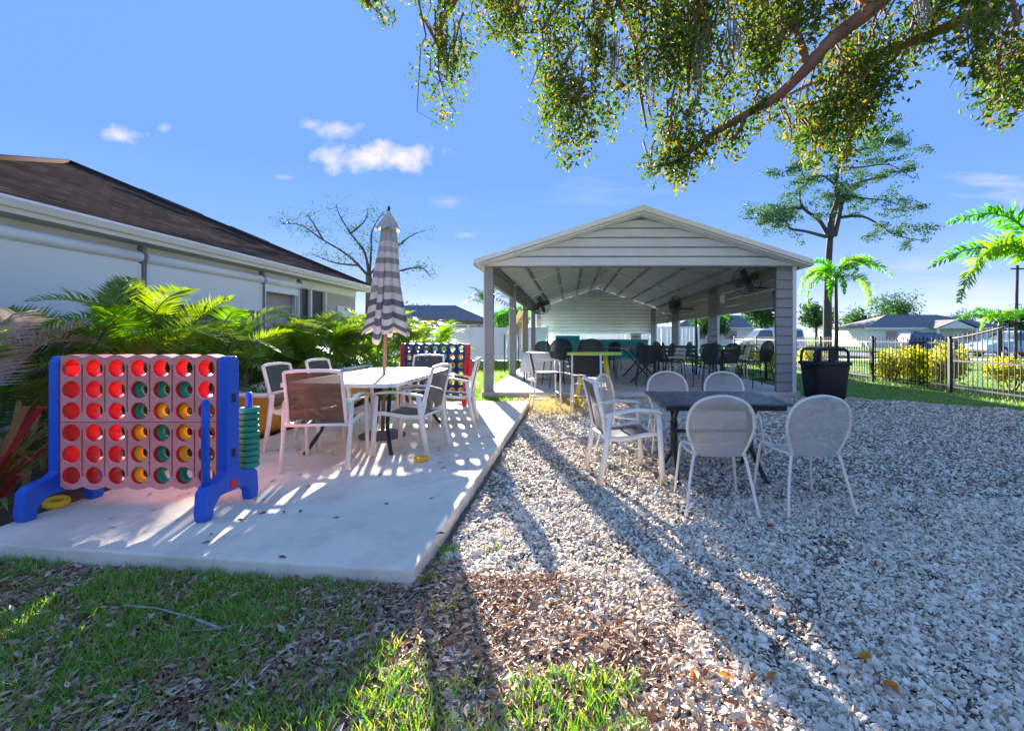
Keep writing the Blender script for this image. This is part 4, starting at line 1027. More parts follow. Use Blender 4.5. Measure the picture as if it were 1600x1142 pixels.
def fan(label, loc, rz, r, wall):
    """wall fan; cage looks along -Y"""
    t = thing('wall_fan', label, 'fan', loc, rz, 'round fans on the pavilion walls')
    cg = MB()
    for q in (1.0, .8, .58, .34): 
        cg.tube([(r * q * math.cos(a), -0.10 + 0.06 * q * q, r * q * math.sin(a)) for a in [2 * PI * k / 28 for k in range(28)]], 0.006, 4, closed=True)
    cg.tube([(r * math.cos(a), 0.03, r * math.sin(a)) for a in [2 * PI * k / 28 for k in range(28)]], 0.007, 4, closed=True)
    for k in range(26):
        a = 2 * PI * k / 26; cg.tube([(0, -.105, 0), (r * .6 * math.cos(a), -.085, r * .6 * math.sin(a)), (r * math.cos(a), -.04, r * math.sin(a)), (r * math.cos(a), .03, r * math.sin(a)), (.1 * math.cos(a), .09, .1 * math.sin(a))], 0.0035, 4, caps=False)
    cg.build('cage', m_black, t)
    for k in range(4):
        a = 2 * PI * k / 4 + .4; b = MB(); c, s = math.cos(a), math.sin(a)
        pts = []
        for i in range(6):
            q = .12 + (.86 - .12) * i / 5
            w = .13 + .12 * math.sin(PI * i / 6)
            for e in (-1, 1): pts.append((r * (q * c - e * w * s), -0.02 + e * .03, r * (q * s + e * w * c)))
        b.loft([[pts[2 * i], pts[2 * i + 1]] for i in range(6)], closed=False).build('blade', mat('fan_blade', (0.10, 0.10, 0.105), 0.4), t)
    MB().lathe([(0, -.06), (.07, -.05), (.09, .02), (.09, .2), (.06, .24), (0, .24)], axis='Y', seg=16).build('motor', m_black, t)
    MB().tube([(0, .18, 0), (0, .24, -.14), (wall[0], wall[1], -.18)], 0.02, 8).build('bracket', m_black, t)
    return t
fan('large round black fan on the right beam nearest the front', at(1167, 438, 10.9), R(-28), 0.33, (0.55, 0.45))
fan('round black fan on the right beam, middle of the pavilion', at(1055, 476, 17.6), R(-60), 0.34, (0.4, 0.62))
fan('round black fan on the left beam in the shade', at(846, 476, 15.5), R(30), 0.33, (-.4, .55))
def zapper():
    p = at(1216, 470, 10.15)
    t = thing('bug_zapper', 'black hanging bug zapper with blue tube by the front right post', 'bug zapper', p)
    MB().lathe([(0, .24), (.05, .235), (.13, .20), (.13, .18), (0, .18)], seg=16).build('cap', m_black, t)
    MB().lathe([(0, -.20), (.13, -.20), (.13, -.235), (.08, -.25), (0, -.25)], seg=16).build('tray', m_black, t)
    g = MB()
    for k in range(16): a = 2 * PI * k / 16; g.tube([(.115 * math.cos(a), .115 * math.sin(a), -.2), (.115 * math.cos(a), .115 * math.sin(a), .18)], .0045, 4)
    g.build('cage', m_black, t)
    for s in (-1, 1): MB().tube([(s * .04, 0, -.18), (s * .04, 0, .17)], .022, 10).build('tube_lamp', mat('blue_tube', (0.2, 0.6, 0.9), 0.3, emit=((0.10, 0.50, 0.95), 1.2)), t)
    MB().tube([(0, 0, .24), (.0, 0, .52)], .005, 5).build('chain', m_black, t)
zapper()
for lb, px, py, Y in (('small white emergency light at the centre of the pavilion back wall', 932, 467, 25.38), ('small white emergency light at the right of the pavilion back wall', 984, 471, 25.38)):
    t = thing('emergency_light', lb, 'light', at(px, py, Y), 0, 'emergency lights on the back wall')
    MB().box((0, -.03, 0), (.42, .08, .16)).build('body', mat('cream_plastic', (0.72, 0.68, 0.58), 0.5), t, bevel=.01)
    for s in (-1, 1): MB().lathe([(0, -.1), (.09, -.09), (.07, 0), (0, 0)], (s * .14, -.03, .15), axis='Y', seg=12).build('lamp', mat('lamp_face', (0.6, 0.6, 0.58), 0.3), t)
t = thing('speaker_box', 'small grey box lamp fixed under the right beam near the front fan', 'lamp', at(1190, 440, 11.6))
MB().box((0, 0, 0), (.16, .14, .3)).build('body', mat('cream_plastic', (0.72, 0.68, 0.58)), t, bevel=.01); MB().box((.12, 0, 0), (.1, .05, .05)).build('bracket', m_black, t)
t = thing('notice_board', 'small yellowed notice plate on the right beam of the pavilion', 'sign', (PX1 - .045, 14.2, 2.45))
MB().box((0, 0, 0), (.012, .5, .3)).build('plate', mat('yellow_plate', (0.62, 0.52, 0.28), 0.6, 0.15, 8), t); MB().box((-.009, 0, 0), (.005, .42, .22)).build('face', m_white, t)
t = thing('string_lights', 'string of small white bulbs along the left pavilion beam', 'string lights', (PX0 + .02, 0, 0))
w = MB(); pts = []
for i in range(9):
    for k in range(4): pts.append((.06, 10.0 + i * .48 + k * .12, 2.20 - .05 * math.sin(PI * k / 4)))
w.tube(pts, .005, 4).build('wire', m_black, t)
for i in range(9): MB().lathe([(0, -.055), (.022, -.045), (.028, -.02), (.014, .02), (0, .03)], (.06, 10.24 + i * .48, 2.13), seg=10).build('bulb', mat('bulb_glass', (0.85, 0.85, 0.82), 0.2), t)
def awning():
    t = thing('side_awning', 'tan canvas side awning hanging at the left of the pavilion', 'awning', (0, 0, 0))
    mt = mat('tan_canvas', (0.55, 0.42, 0.26), 0.85, 0.12, 4, trans=0.25)
    b = MB(); rows = []
    for i in range(9):
        q = i / 8; rows.append([(PX0 - .05 - .55 * q + .02 * math.sin(9 * k + q), 16.2 + k * .5 + .3 * q, 2.25 - .9 * q - .05 * math.sin(PI * q) + .015 * math.sin(5 * k)) for k in range(10)])
    b.loft(rows, closed=False).build('canvas', mt, t)
    for y in (16.4, 20.9): MB().tube([(PX0 - .6, y, 1.35), (PX0 - .6, y, 0)], .02, 6).build('pole', m_black, t)
awning()

def trash_can():
    p = gnd(1288, 622, 0); 
    t = thing('trash_can', 'large black trash can with open-sided lid right of the pavilion', 'trash can', p, R(4))
    mk = mat('black_plastic', (0.012, 0.012, 0.014), 0.5, 0.2, 6, dirt=(0.025, 0.024, 0.025), dscale=3)
    MB().lathe([(0, 0.015), (.30, .015), (.315, .03), (.345, .35), (.375, .70), (.375, .72), (.0, .72)], seg=40, power=5).build('body', mk, t)
    MB().lathe([(.375, .705), (.412, .705), (.415, .76), (.39, .775), (0, .775)], seg=40, power=5).build('rim', mk, t)
    hd = MB()
    for y in (-.24, .24):
        hd.tube(bez([(-.36, y, .775), (-.355, y, .92), (-.33, y, .99), (-.26, y, 1.02), (0, y, 1.03), (.26, y, 1.02), (.33, y, .99), (.355, y, .92), (.36, y, .775)], 4), 0.028, 6, flat=1.0)
        hd.span((-.055, y - .025, .775), (.055, y + .025, 1.02))
    hd.build('hood_frame', mk, t)
    MB().prism([(-.33, 1.0), (-.26, 1.03), (0, 1.04), (.26, 1.03), (.33, 1.0), (.26, 1.06), (0, 1.075), (-.26, 1.06)], -.26, .26, 'XZ').build('lid', mk, t, bevel=.008)
    for s in (-1, 1): MB().box((s * .40, 0, .64), (.05, .2, .04)).build('handle', mk, t, bevel=.01)
trash_can()

# ------------------------------------------------------------------ metal fence and gate on the right
m_fen = mat('dark_fence', (0.02, 0.02, 0.02), 0.5, 0.2, 8)
FXp = [(8.75, 8.0), (8.78, 10.5), (8.55, 12.85), (8.6, 15.6), (8.6, 18.4), (8.7, 21.2), (8.7, 24.0)]
def fence_run(label, a, b, gate=False):
    a, b = Vector((*a, 0)), Vector((*b, 0)); d = b - a; L_ = d.length; rz = math.atan2(d.y, d.x)
    t = thing('gate' if gate else 'metal_fence', label, 'gate' if gate else 'fence', a, rz, None if gate else 'metal fence runs along the lawn')
    hh = (lambda q: 1.24 + 0.55 * (1 - q) ** 1.3) if gate else (lambda q: 1.2)
    n = int(L_ / 0.115)
    for i in range(1, n):
        x = i * L_ / n; MB().span((x - .008, -.008, .06), (x + .008, .008, hh(x / L_) + .07)).build('picket', m_fen, t)
    for z in ((.12, .72) if gate else (.15, 1.12)):
        MB().span((.03, -.014, z), (L_ - .03, .014, z + .035)).build('rail', m_fen, t)
    if gate: MB().tube([(L_ * k / 10, 0, hh(k / 10)) for k in range(11)], .02, 6).build('top_rail', m_fen, t)
    if gate:
        MB().tube([(0.25 + .19 * math.cos(q), 0, 1.27 + .19 * math.sin(q)) for q in [2 * PI * k / 24 for k in range(24)]], .014, 6, closed=True).build('scroll_ring', m_fen, t)
    MB().span((L_ - .035, -.035, 0), (L_ + .035, .035, 1.26)).build('post', m_fen, t, bevel=.004)
    MB().lathe([(0, 1.31), (.03, 1.29), (.045, 1.262), (.045, 1.25)], (L_, 0, 0), seg=10).build('post_cap', m_fen, t)
fence_run('dark metal gate with upswept top and ring at the right edge', FXp[0], FXp[1], True)
names = ['nearest picket run of the dark metal fence, before the yellow shrubs', 'second picket run of the dark metal fence, right of trash can', 'third picket run of the dark metal fence behind the trash can', 'fourth picket run of the dark metal fence near the pine trunk', 'farthest picket run of the dark metal fence']
for i, lb in enumerate(names): fence_run(lb, FXp[i + 1], FXp[i + 2])

# ------------------------------------------------------------------ beyond: white fences, shelters, houses, cars
m_vinyl = mat('white_vinyl', (0.84, 0.85, 0.86), 0.45, 0.04, 2)
def vinyl_fence(label, a, b, h):
    a, b = Vector((*a, 0)), Vector((*b, 0)); d = b - a; L_ = d.length
    t = thing('vinyl_fence', label, 'fence', a, math.atan2(d.y, d.x), 'white vinyl privacy fences')
    n = max(1, round(L_ / 2.2)); w = L_ / n
    for i in range(n):
        p = MB(); k = 9; pwd = (w - .14) / k
        for j in range(k): p.span((i * w + .07 + j * pwd + .004, -.02, .12), (i * w + .07 + (j + 1) * pwd - .004, .02, h - .1))
        p.build('panel', m_vinyl, t)
        for z in (.04, h - .12): MB().span((i * w + .06, -.035, z), ((i + 1) * w - .06, .035, z + .12)).build('rail', m_vinyl, t)
    for i in range(n + 1):
        q = MB().span((i * w - .06, -.06, 0), (i * w + .06, .06, h + .05)).build('post', m_vinyl, t)
        MB().prism([(-.075, 0), (.075, 0), (0, .07)], -.075, .075, 'XZ').build('cap', m_vinyl, q, loc=(i * w, 0, h + .05))
vinyl_fence('white vinyl fence beyond the lawn left of the pavilion', (-9.5, 23.5), (-1.2, 24.5), 1.75)
vinyl_fence('white vinyl fence behind the rear of the pavilion', (-1.0, 29), (8.2, 29), 1.9)
t = thing('shelter', 'low dark-roofed shelter behind the left white fence', 'shelter', (-6.6, 26, 0))
MB().prism([(-1.9, 2.05), (1.9, 1.95), (1.9, 2.08), (-1.9, 2.3)], -1.5, 1.5, 'XZ').build('roof', mat('brown_roof', (0.08, 0.065, 0.055), 0.8, 0.2), t)
for sx in (-1.7, 1.7):
    for sy in (-1.3, 1.3): MB().span((sx - .06, sy - .06, 0), (sx + .06, sy + .06, 1.98)).build('post', m_brownpost, t)
def far_house(label, c, w, d, he, hr, rz, mw, mr, windows, gable=None):
    t = thing('house', label, 'house', c, rz)
    MB().span((-w / 2, -d / 2, 0), (w / 2, d / 2, he)).build('wall', mw, t)
    o = .5; rl = max(w / 2 - d / 2, .5)
    A = [(-w / 2 - o, -d / 2 - o, he - .05), (w / 2 + o, -d / 2 - o, he - .05), (w / 2 + o, d / 2 + o, he - .05), (-w / 2 - o, d / 2 + o, he - .05), (-rl, 0, hr), (rl, 0, hr)]
    rf = MB().add(A, [(0, 1, 5, 4), (1, 2, 5), (2, 3, 4, 5), (3, 0, 4), (0, 3, 2, 1)]).build('roof', mr, t)
    fs = MB().span((-w / 2 - o, -d / 2 - o - .03, he - .24), (w / 2 + o, -d / 2 - o, he - .06)).build('fascia', m_white, t)
    for x0, x1, z0_, z1 in windows:
        wn = MB().span((x0, -d / 2 - .03, z0_), (x1, -d / 2 - .004, z1)).build('window', m_glass, t)
        fr = MB()
        for a, b in (((x0 - .07, z0_ - .07), (x0, z1 + .07)), ((x1, z0_ - .07), (x1 + .07, z1 + .07)), ((x0, z0_ - .07), (x1, z0_)), ((x0, z1), (x1, z1 + .07))): fr.span((a[0], -d / 2 - .05, a[1]), (b[0], -d / 2 - .006, b[1]))
        fr.build('frame', m_white, wn)
    if gable:
        gx, gw = gable; zr = he + gw * .42
        MB().add([(gx - gw - .3, -d / 2 - 2.2, he - .15), (gx, -d / 2 - 2.2, zr), (gx + gw + .3, -d / 2 - 2.2, he - .15), (gx - gw - .3, -d / 2 + 2.5, he - .15), (gx, -d / 2 + 2.5, zr), (gx + gw + .3, -d / 2 + 2.5, he - .15)], [(0, 1, 4, 3), (1, 2, 5, 4)]).build('porch_roof', mr, t)
        MB().prism([(gx - gw, he - .2), (gx + gw, he - .2), (gx, zr - .12)], -d / 2 - 2.0, -d / 2 - 1.9, 'XZ').build('gable', m_white, t)
        for s in (-1, 1): MB().span((gx + s * gw - .1, -d / 2 - 2.05, 0), (gx + s * gw + .1, -d / 2 - 1.85, he - .2)).build('porch_post', m_white, t)
m_groof = mat('grey_roof', (0.20, 0.18, 0.175), 0.9, 0.2, 3)
far_house('white house with grey roof across the street at the right', (43.5, 58, 0), 15, 9, 2.35, 4.0, R(-6), m_white, m_groof, [(-5.5, -4.2, 0.9, 1.9), (-2.8, -1.6, .9, 1.9), (3.0, 4.6, .9, 1.9)], (1.0, 2.0))
far_house('distant pale house across the street behind the parked van', (22, 66, 0), 16, 9, 2.5, 4.3, 0, m_white, m_groof, [(-5, -3.4, .9, 2.0), (-1, .6, .9, 2.0), (3, 4.6, .9, 2.0)])
far_house('distant beige house beyond the white fence on the left', (-14, 46, 0), 14, 9, 2.5, 4.4, 0, m_wall, m_groof, [(-3, -1.6, 1, 2), (2, 3.4, 1, 2)])

def car(name, label, loc, rz, mpaint, van=False):
    """side view along X, nose at +X"""
    t = thing(name, label, 'car' if not van else 'van', loc, rz)
    if van:
        low = [(-2.35, .30), (-2.4, .75), (-2.38, 1.05), (1.2, 1.08), (2.1, .95), (2.38, .75), (2.4, .32)]
        cab = [(-2.36, 1.05), (-2.28, 1.75), (-2.1, 1.86), (.55, 1.84), (.8, 1.76), (1.45, 1.08)]; wins = [(-2.2, -1.25), (-1.15, -.15), (-.05, 1.0)]
    else:
        low = [(-2.25, .32), (-2.3, .7), (-2.22, .98), (-.2, 1.02), (1.0, 1.0), (1.9, .90), (2.22, .72), (2.25, .34)]
        cab = [(-2.18, .98), (-1.95, 1.52), (-1.7, 1.62), (.05, 1.62), (.25, 1.57), (1.05, 1.0)]; wins = [(-1.85, -1.05), (-.95, -.1), (0.0, .72)]
    b = MB(); secs = []
    wv = .88
    for y, k in ((-wv, .94), (-wv * .9, 1), (wv * .9, 1), (wv, .94)):
        secs.append([(x * (k if abs(x) > 2 else 1), y, .62 + (z - .62) * (k if z < .9 else 1)) for x, z in low])
    b.loft(secs, smooth=False, caps=True).build('body', mpaint, t, bevel=.04, seg=3)
    secs = [[(x * (1 if s == 0 else .99), y, z if z < 1.2 else z - .02 * (s)) for x, z in cab] for y, s in ((-.70, 1), (-.62, 0), (.62, 0), (.70, 1))]
    # cabin narrows towards the roof
    secs = [[(x, y * (1.16 if z < 1.2 else .96), z) for x, y, z in q] for q in secs]
    b = MB().loft(secs, smooth=False, caps=True); b.build('cabin', mpaint, t, bevel=.04, seg=3)
    zt = cab[2][1] - .14
    for x0, x1 in wins:
        for s in (-1, 1):
            sh = 0.0 if x1 < wins[-1][1] else .32
            z0c = cab[0][1] + .07
            MB().add([(x0, s * .822, z0c), (x1 + sh * .6, s * .822, z0c), (x1 - sh * .4, s * .70, zt), (x0 + .05, s * .70, zt)], [(0, 1, 2, 3)]).build('side_window', m_glass, t)
    xa, za = cab[-1]; xb, zb = cab[-2]
    MB().add([(xa - .05 + .02, -.70, za + .05), (xa - .03, .70, za + .05), (xb + .05, .58, zb - .03), (xb + .05, -.58, zb - .03)], [(0, 1, 2, 3)]).build('windscreen', m_glass, t)
    for x in (-1.42, 1.42):
        for s in (-1, 1):
            w = MB().lathe([(.0, -.1), (.22, -.1), (.30, -.11), (.335, -.08), (.335, .08), (.30, .11), (.22, .1), (0, .1)], axis='Y', seg=22).build('wheel', mat('tyre', (0.02, 0.02, 0.02), 0.8), t, loc=(x, s * .80, .335))
            MB().lathe([(0, -.115), (.19, -.113), (.215, -.1), (.215, .1), (.19, .113), (0, .115)], axis='Y', seg=18).build('rim', mat('rim', (0.5, 0.5, 0.52), 0.3, metal=0.6), w)
    for s in (-1, 1):
        MB().box((2.2, s * .62, .74), (.16, .34, .14)).build('headlight', mat('headlight', (0.8, 0.8, 0.8), 0.1), t, bevel=.02)
        MB().box((-2.27, s * .70, .85), (.06, .18, .22)).build('tail_light', m_red, t, bevel=.01)
        MB().box((.95, s * .95, 1.05), (.12, .2, .12)).build('mirror', mpaint, t, bevel=.02)
    MB().box((2.26, 0, .42), (.1, 1.5, .14)).build('bumper', m_black, t, bevel=.02)
    return t
car('parked_car', 'pale blue car parked beyond the gate at the right edge', (27.2, 27.9, 0), R(180), mat('pale_blue_paint', (0.30, 0.48, 0.70), 0.25, 0.03, 2, spec=0.6))
car('parked_van', 'white van parked across the street seen between pavilion posts', (14.6, 33.5, 0), R(180), mat('white_car_paint', (0.78, 0.79, 0.80), 0.25, 0.03, 2, spec=0.6), True)
car('parked_car', 'dark blue car parked on the street before the white house', (31.5, 40, 0), R(0), mat('dark_blue_paint', (0.04, 0.08, 0.18), 0.25, 0.03, 2, spec=0.6))
# ------------------------------------------------------------------ palms
def frond_mesh(name, L_, npair, ll, lw, arch, vee=0.6, fuzzy=False, seed=0, droop=0.35):
    """feather leaf: arching midrib along +Y rising in Z with pairs of leaflets"""
    r = np.random.default_rng(seed)
    def P(q): return np.array([0.03 * math.sin(3 * q + seed), L_ * (q - 0.10 * arch * q ** 3), L_ * (arch * (q * 0.62 - 0.85 * q ** 2.3))])
    V = []; Fc = []
    n = 14
    for i in range(n + 1):
        q = i / n; p = P(q); w = 0.013 * (1 - .85 * q) * max(1, L_)
        V += [p + (w, 0, 0), p + (0, 0, -w * 1.3), p - (w, 0, 0), p + (0, 0, w * .5)]
    for i in range(n):
        for k in range(4):
            a, b, c, d = i * 4 + k, i * 4 + (k + 1) % 4, (i + 1) * 4 + (k + 1) % 4, (i + 1) * 4 + k
            Fc += [(a, b, c), (a, c, d)]
    for i in range(npair):
        q = 0.16 + 0.83 * i / (npair - 1)
        p = P(q); tn = P(min(1, q + .01)) - P(q - .01); tn /= np.linalg.norm(tn)
        side = np.array([1.0, 0, 0]); up = np.cross(side, tn); up /= np.linalg.norm(up)
        for s in ((-1, 1) if not fuzzy else (-1, 1, -.35, .35)):
            env = (math.sin(PI * min(1, .18 + q * .80)) ** .6) * (1 - .25 * q)
            l = ll * env * r.uniform(.85, 1.12)
            sweep = 0.55 + 0.5 * q + r.normal(0, .10)
            lift = vee + r.normal(0, .14) if not fuzzy else r.uniform(-1.2, 1.4)
            d = side * np.sign(s) * (1 if abs(s) == 1 else .5) + tn * sweep + up * lift; d /= np.linalg.norm(d)
            g = np.array([0, 0, -1.0])
            m1 = p + d * l * .5 + g * l * .06 * droop; d2 = d + g * droop * r.uniform(.7, 1.3); d2 /= np.linalg.norm(d2)
            tp = m1 + d2 * l * .5
            wv = np.cross(d, up if abs(lift) < .9 else side); wv /= np.linalg.norm(wv) + 1e-9
            w = lw * r.uniform(.8, 1.2)
            b = len(V)
            V += [p - wv * w * .25, p + wv * w * .25, m1 + wv * w * .5, m1 - wv * w * .5, tp]
            Fc += [(b, b + 1, b + 2), (b, b + 2, b + 3), (b + 3, b + 2, b + 4)]
    return np_mesh(name, np.array(V), np.array(Fc))
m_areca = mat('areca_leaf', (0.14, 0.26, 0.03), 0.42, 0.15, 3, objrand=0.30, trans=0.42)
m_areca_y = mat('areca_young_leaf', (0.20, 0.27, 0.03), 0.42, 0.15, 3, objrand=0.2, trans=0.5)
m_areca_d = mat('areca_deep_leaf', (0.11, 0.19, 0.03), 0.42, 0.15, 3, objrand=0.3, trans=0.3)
m_dry = mat('dry_frond', (0.42, 0.38, 0.33), 0.8, 0.2, 6, trans=0.1)
m_cane = mat('palm_cane', (0.30, 0.26, 0.10), 0.6, 0.25, 6, stretch=(1, 1, 10))
AR = {}
for nm, mm in (('mid', m_areca), ('young', m_areca_y), ('deep', m_areca_d), ('dry', m_dry)):
    AR[nm] = []
    for k in range(4):
        me = frond_mesh('frond', 1.25, 32, 0.40, 0.026, (0.75, 1.0, 1.25, 0.5)[k], vee=(.45, .55, .35, .7)[k], seed=k + 1, droop=(.4, .5, .65, .25)[k])
        me.materials.append(mm); AR[nm].append(me)
def areca(label, loc, hgt, nfr, seed, young=0.3, spread=0.3, dry=0):
    r = random.Random(seed)
    t = thing('areca_palm', label, 'palm', loc, 0, 'areca palm hedge beside the house')
    for i in range(6):
        a = r.uniform(0, 2 * PI); q = r.uniform(.05, spread); h = hgt * r.uniform(.35, .55)
        MB().tube(bez([(q * math.cos(a), q * math.sin(a), -.02), (q * 1.15 * math.cos(a), q * 1.15 * math.sin(a), h * .5), (q * 1.5 * math.cos(a), q * 1.5 * math.sin(a), h)], 3), [.028, .027, .026, .024, .022, .020, .016], 7).build('cane', m_cane, t)
    for i in range(nfr):
        a = r.uniform(0, 2 * PI); lv = r.random()
        q = r.uniform(.0, spread * 1.3); z = hgt * (.10 + .50 * lv)
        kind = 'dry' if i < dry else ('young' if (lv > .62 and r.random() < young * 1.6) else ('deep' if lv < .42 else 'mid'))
        steep = r.uniform(.5, 1.05) if lv > .6 else r.uniform(.05, .75)
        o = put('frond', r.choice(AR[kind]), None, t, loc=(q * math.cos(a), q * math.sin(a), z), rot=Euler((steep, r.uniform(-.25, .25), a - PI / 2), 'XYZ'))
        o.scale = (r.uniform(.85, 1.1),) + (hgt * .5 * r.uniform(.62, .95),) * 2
pl = [('areca palm clump at the left edge behind the red game, mostly dry grey fronds', (-4.85, 3.75), 1.85, 24, 18), ('areca palm clump behind the left half of the red game', (-4.85, 4.55), 1.85, 26, 0), ('areca palm clump with the tallest bright young frond, behind the red game', (-4.95, 5.3), 2.0, 28, 0),
      ('areca palm clump behind the right frame of the red game', (-4.85, 6.2), 1.95, 27, 0), ('areca palm clump left of the yellow dinghy bow, behind the brown-backed chair', (-4.9, 7.2), 2.05, 27, 0), ('areca palm clump with yellow tops left of the umbrella', (-4.85, 8.3), 2.15, 27, 0),
      ('areca palm clump just left of the umbrella canopy', (-4.7, 9.5), 2.2, 26, 0), ('areca palm clump behind the umbrella pole', (-4.5, 10.8), 2.15, 25, 0), ('areca palm clump right of the umbrella pole, above the blue game', (-4.3, 12.4), 2.1, 25, 0), ('farthest areca palm clump near the white fence', (-4.2, 14.2), 2.0, 22, 0), ('small areca palm clump at the house corner behind the hedge', (-5.7, 13.0), 2.1, 18, 0)]
for i, (lb, (x, y), hg, nf, dr) in enumerate(pl): areca(lb, (x, y, 0), hg * (0.98 if y < 7 or y > 10.5 else 0.88), nf + 14, 40 + i, 0.45, .34, dr)
# the one bright young frond cluster
t = thing('palm_shoot', 'bright lime young palm shoot rising above the hedge before the house', 'palm', (-4.95, 5.05, 1.15))
for k in range(6): put('frond', AR['young'][k % 4], None, t, rot=Euler((1.1 + .1 * (k % 3), .15 * (k - 2.5), -.25 + k * .35), 'XYZ')).scale = (.8, .85, .85)
MB().tube([(0, 0, -1.15), (0, 0, .1)], [.03, .015], 7).build('cane', m_cane, t)

# low plants by the hedge
def spiky(label, loc, n, L_, cols, seed, name='cordyline', cat='plant', w=.05, up=1.2):
    r = np.random.default_rng(seed); V = []; Fc = []
    t = thing(name, label, cat, loc)
    for i in range(n):
        a = r.uniform(0, 2 * PI); el = r.uniform(.5, 1.35) * up / 1.2; l = L_ * r.uniform(.6, 1.1)
        d = np.array([math.cos(a) * math.cos(el), math.sin(a) * math.cos(el), math.sin(el)]); s = np.array([-math.sin(a), math.cos(a), 0]) * w * r.uniform(.7, 1.2) / 2
        p0 = np.array([0, 0, r.uniform(0, .25)]); p1 = p0 + d * l * .45; p2 = p0 + d * l * .8 + np.array([0, 0, -.06 * l]); p3 = p0 + d * l + np.array([0, 0, -.25 * l])
        b = [p0 - s * .4, p0 + s * .4, p1 + s, p1 - s, p2 + s * .8, p2 - s * .8, p3]
        V = np.array(b); F_ = np.array([(0, 1, 2), (0, 2, 3), (3, 2, 4), (3, 4, 5), (5, 4, 6)])
        put('leaf', np_mesh('leaf', V, F_, True), cols[i % len(cols)], t)
    MB().tube([(0, 0, -.02), (0, 0, .3)], [.03, .02], 6).build('stem', m_cane, t)
m_cor = mat('red_cordyline', (0.42, 0.06, 0.06), 0.45, 0.25, 5, trans=.3); m_cor2 = mat('orange_cordyline', (0.40, 0.16, 0.04), 0.45, 0.25, 5, trans=.3); m_cor3 = mat('olive_cordyline', (0.16, 0.18, 0.03), 0.45, 0.25, 5, trans=.3)
spiky('red and olive spear-leaved plant left of the red game', (-4.05, 3.15, 0), 34, .85, [m_cor, m_cor3, m_cor2], 1)
spiky('reddish spear-leaved plant low at the left edge before the palms', (-3.95, 2.95, 0), 22, .5, [m_cor2, m_cor3, m_cor], 2)
spiky('brown-leaved plant at the far left edge beside the slab', (-4.35, 3.35, 0), 26, .9, [m_cor, m_cor2], 3)
spiky('red spear-leaved plant behind the left frame of the red game', (-3.9, 3.75, 0), 24, .75, [m_cor, m_cor3], 4)
m_bush = mat('bush_leaf', (0.07, 0.24, 0.03), 0.45, 0.1, 8, island=[(0.05, 0.20, 0.03), (0.11, 0.33, 0.05), (0.16, 0.40, 0.05)], trans=.4)
m_yb = mat('croton_leaf', (0.5, 0.4, 0.03), 0.45, 0.1, 8, island=[(0.50, 0.42, 0.03), (0.24, 0.36, 0.03), (0.62, 0.50, 0.05), (0.34, 0.42, 0.04), (0.55, 0.25, 0.03)], trans=.45)
m_dg = mat('dark_tree_leaf', (0.04, 0.09, 0.03), 0.6, 0.1, 8, spec=0.1, island=[(0.03, 0.075, 0.025), (0.06, 0.13, 0.04), (0.045, 0.10, 0.04), (0.09, 0.16, 0.05)], trans=.35)
m_bark = mat('bark', (0.13, 0.095, 0.075), 0.9, 0.35, 5, 0.8, 22, stretch=(1, 1, .3))
m_bark_g = mat('grey_bark', (0.085, 0.07, 0.06), 0.9, 0.35, 5, 0.8, 22, stretch=(1, 1, .3))
def blob(c, rad, n, shell=.55):
    d = unit(rng.normal(size=(n, 3))); q = rng.uniform(shell ** 3, 1, n) ** (1 / 3)
    return np.array(c) + d * q[:, None] * np.array(rad) * (1 + .25 * np.sin(d[:, :1] * 5 + d[:, 1:2] * 7 + d[:, 2:] * 4))
def bush(label, loc, rad, n, m, name='bush', size=(.05, .11), cat='bush', group=None, aspect=.45):
    t = thing(name, label, cat, loc, 0, group)
    C = []
    for i in range(9):
        a = random.uniform(0, 2 * PI); q = random.uniform(.0, .65)
        C.append(blob((rad[0] * q * math.cos(a), rad[1] * q * math.sin(a), rad[2] * random.uniform(.45, 1.25)), (rad[0] * .5, rad[1] * .5, rad[2] * .5), n // 9))
    C = np.concatenate(C); C[:, 2] = np.maximum(C[:, 2], .03)
    leaves('foliage', C, m, t, size, aspect)
    for i in range(5):
        a = random.uniform(0, 2 * PI); MB().tube([(.04 * math.cos(a), .04 * math.sin(a), -.02), (rad[0] * .5 * math.cos(a), rad[1] * .5 * math.sin(a), rad[2] * .9)], [.02, .008], 5).build('stem', m_bark, t)
bush('bright green leafy bush behind the chairs left of the umbrella pole', (-3.95, 9.1, 0), (.55, .6, .48), 1500, m_bush, size=(.07, .13))
bush('low green bush at the foot of the dinghy bow', (-4.35, 8.4, 0), (.4, .5, .4), 900, m_bush, size=(.06, .11))
for i, (lb, x, y, rd, n) in enumerate([('yellow and green croton shrub behind the fence, left one', 9.35, 13.2, (.6, .6, .55), 1500), ('yellow orange croton shrub behind the fence, centre one', 9.5, 12.3, (.6, .55, .58), 1600), ('tall yellow-green croton shrub beside the gate post', 9.35, 11.3, (.55, .55, .72), 1700),
                                       ('yellow shrub seen past the second pavilion post', 6.5, 17.2, (.8, .6, .62), 1500), ('yellow-green shrub seen between right pavilion posts', 7.3, 16.6, (.9, .7, .55), 1500), ('bright yellow shrub behind the trash can', 9.0, 16.6, (.6, .6, .6), 1200), ('yellow-green shrub low beyond the gate', 10.6, 10.9, (.6, .6, .5), 900)]):
    bush(lb, (x, y, 0), rd, n, m_yb, 'croton_shrub', (.07, .15), 'shrub', 'croton shrubs along the fence')
spiky('low green grassy plant among the croton shrubs by the fence', (9.25, 11.9, 0), 24, .7, [m_areca_y, m_areca], 9, 'strap_leaf_plant')

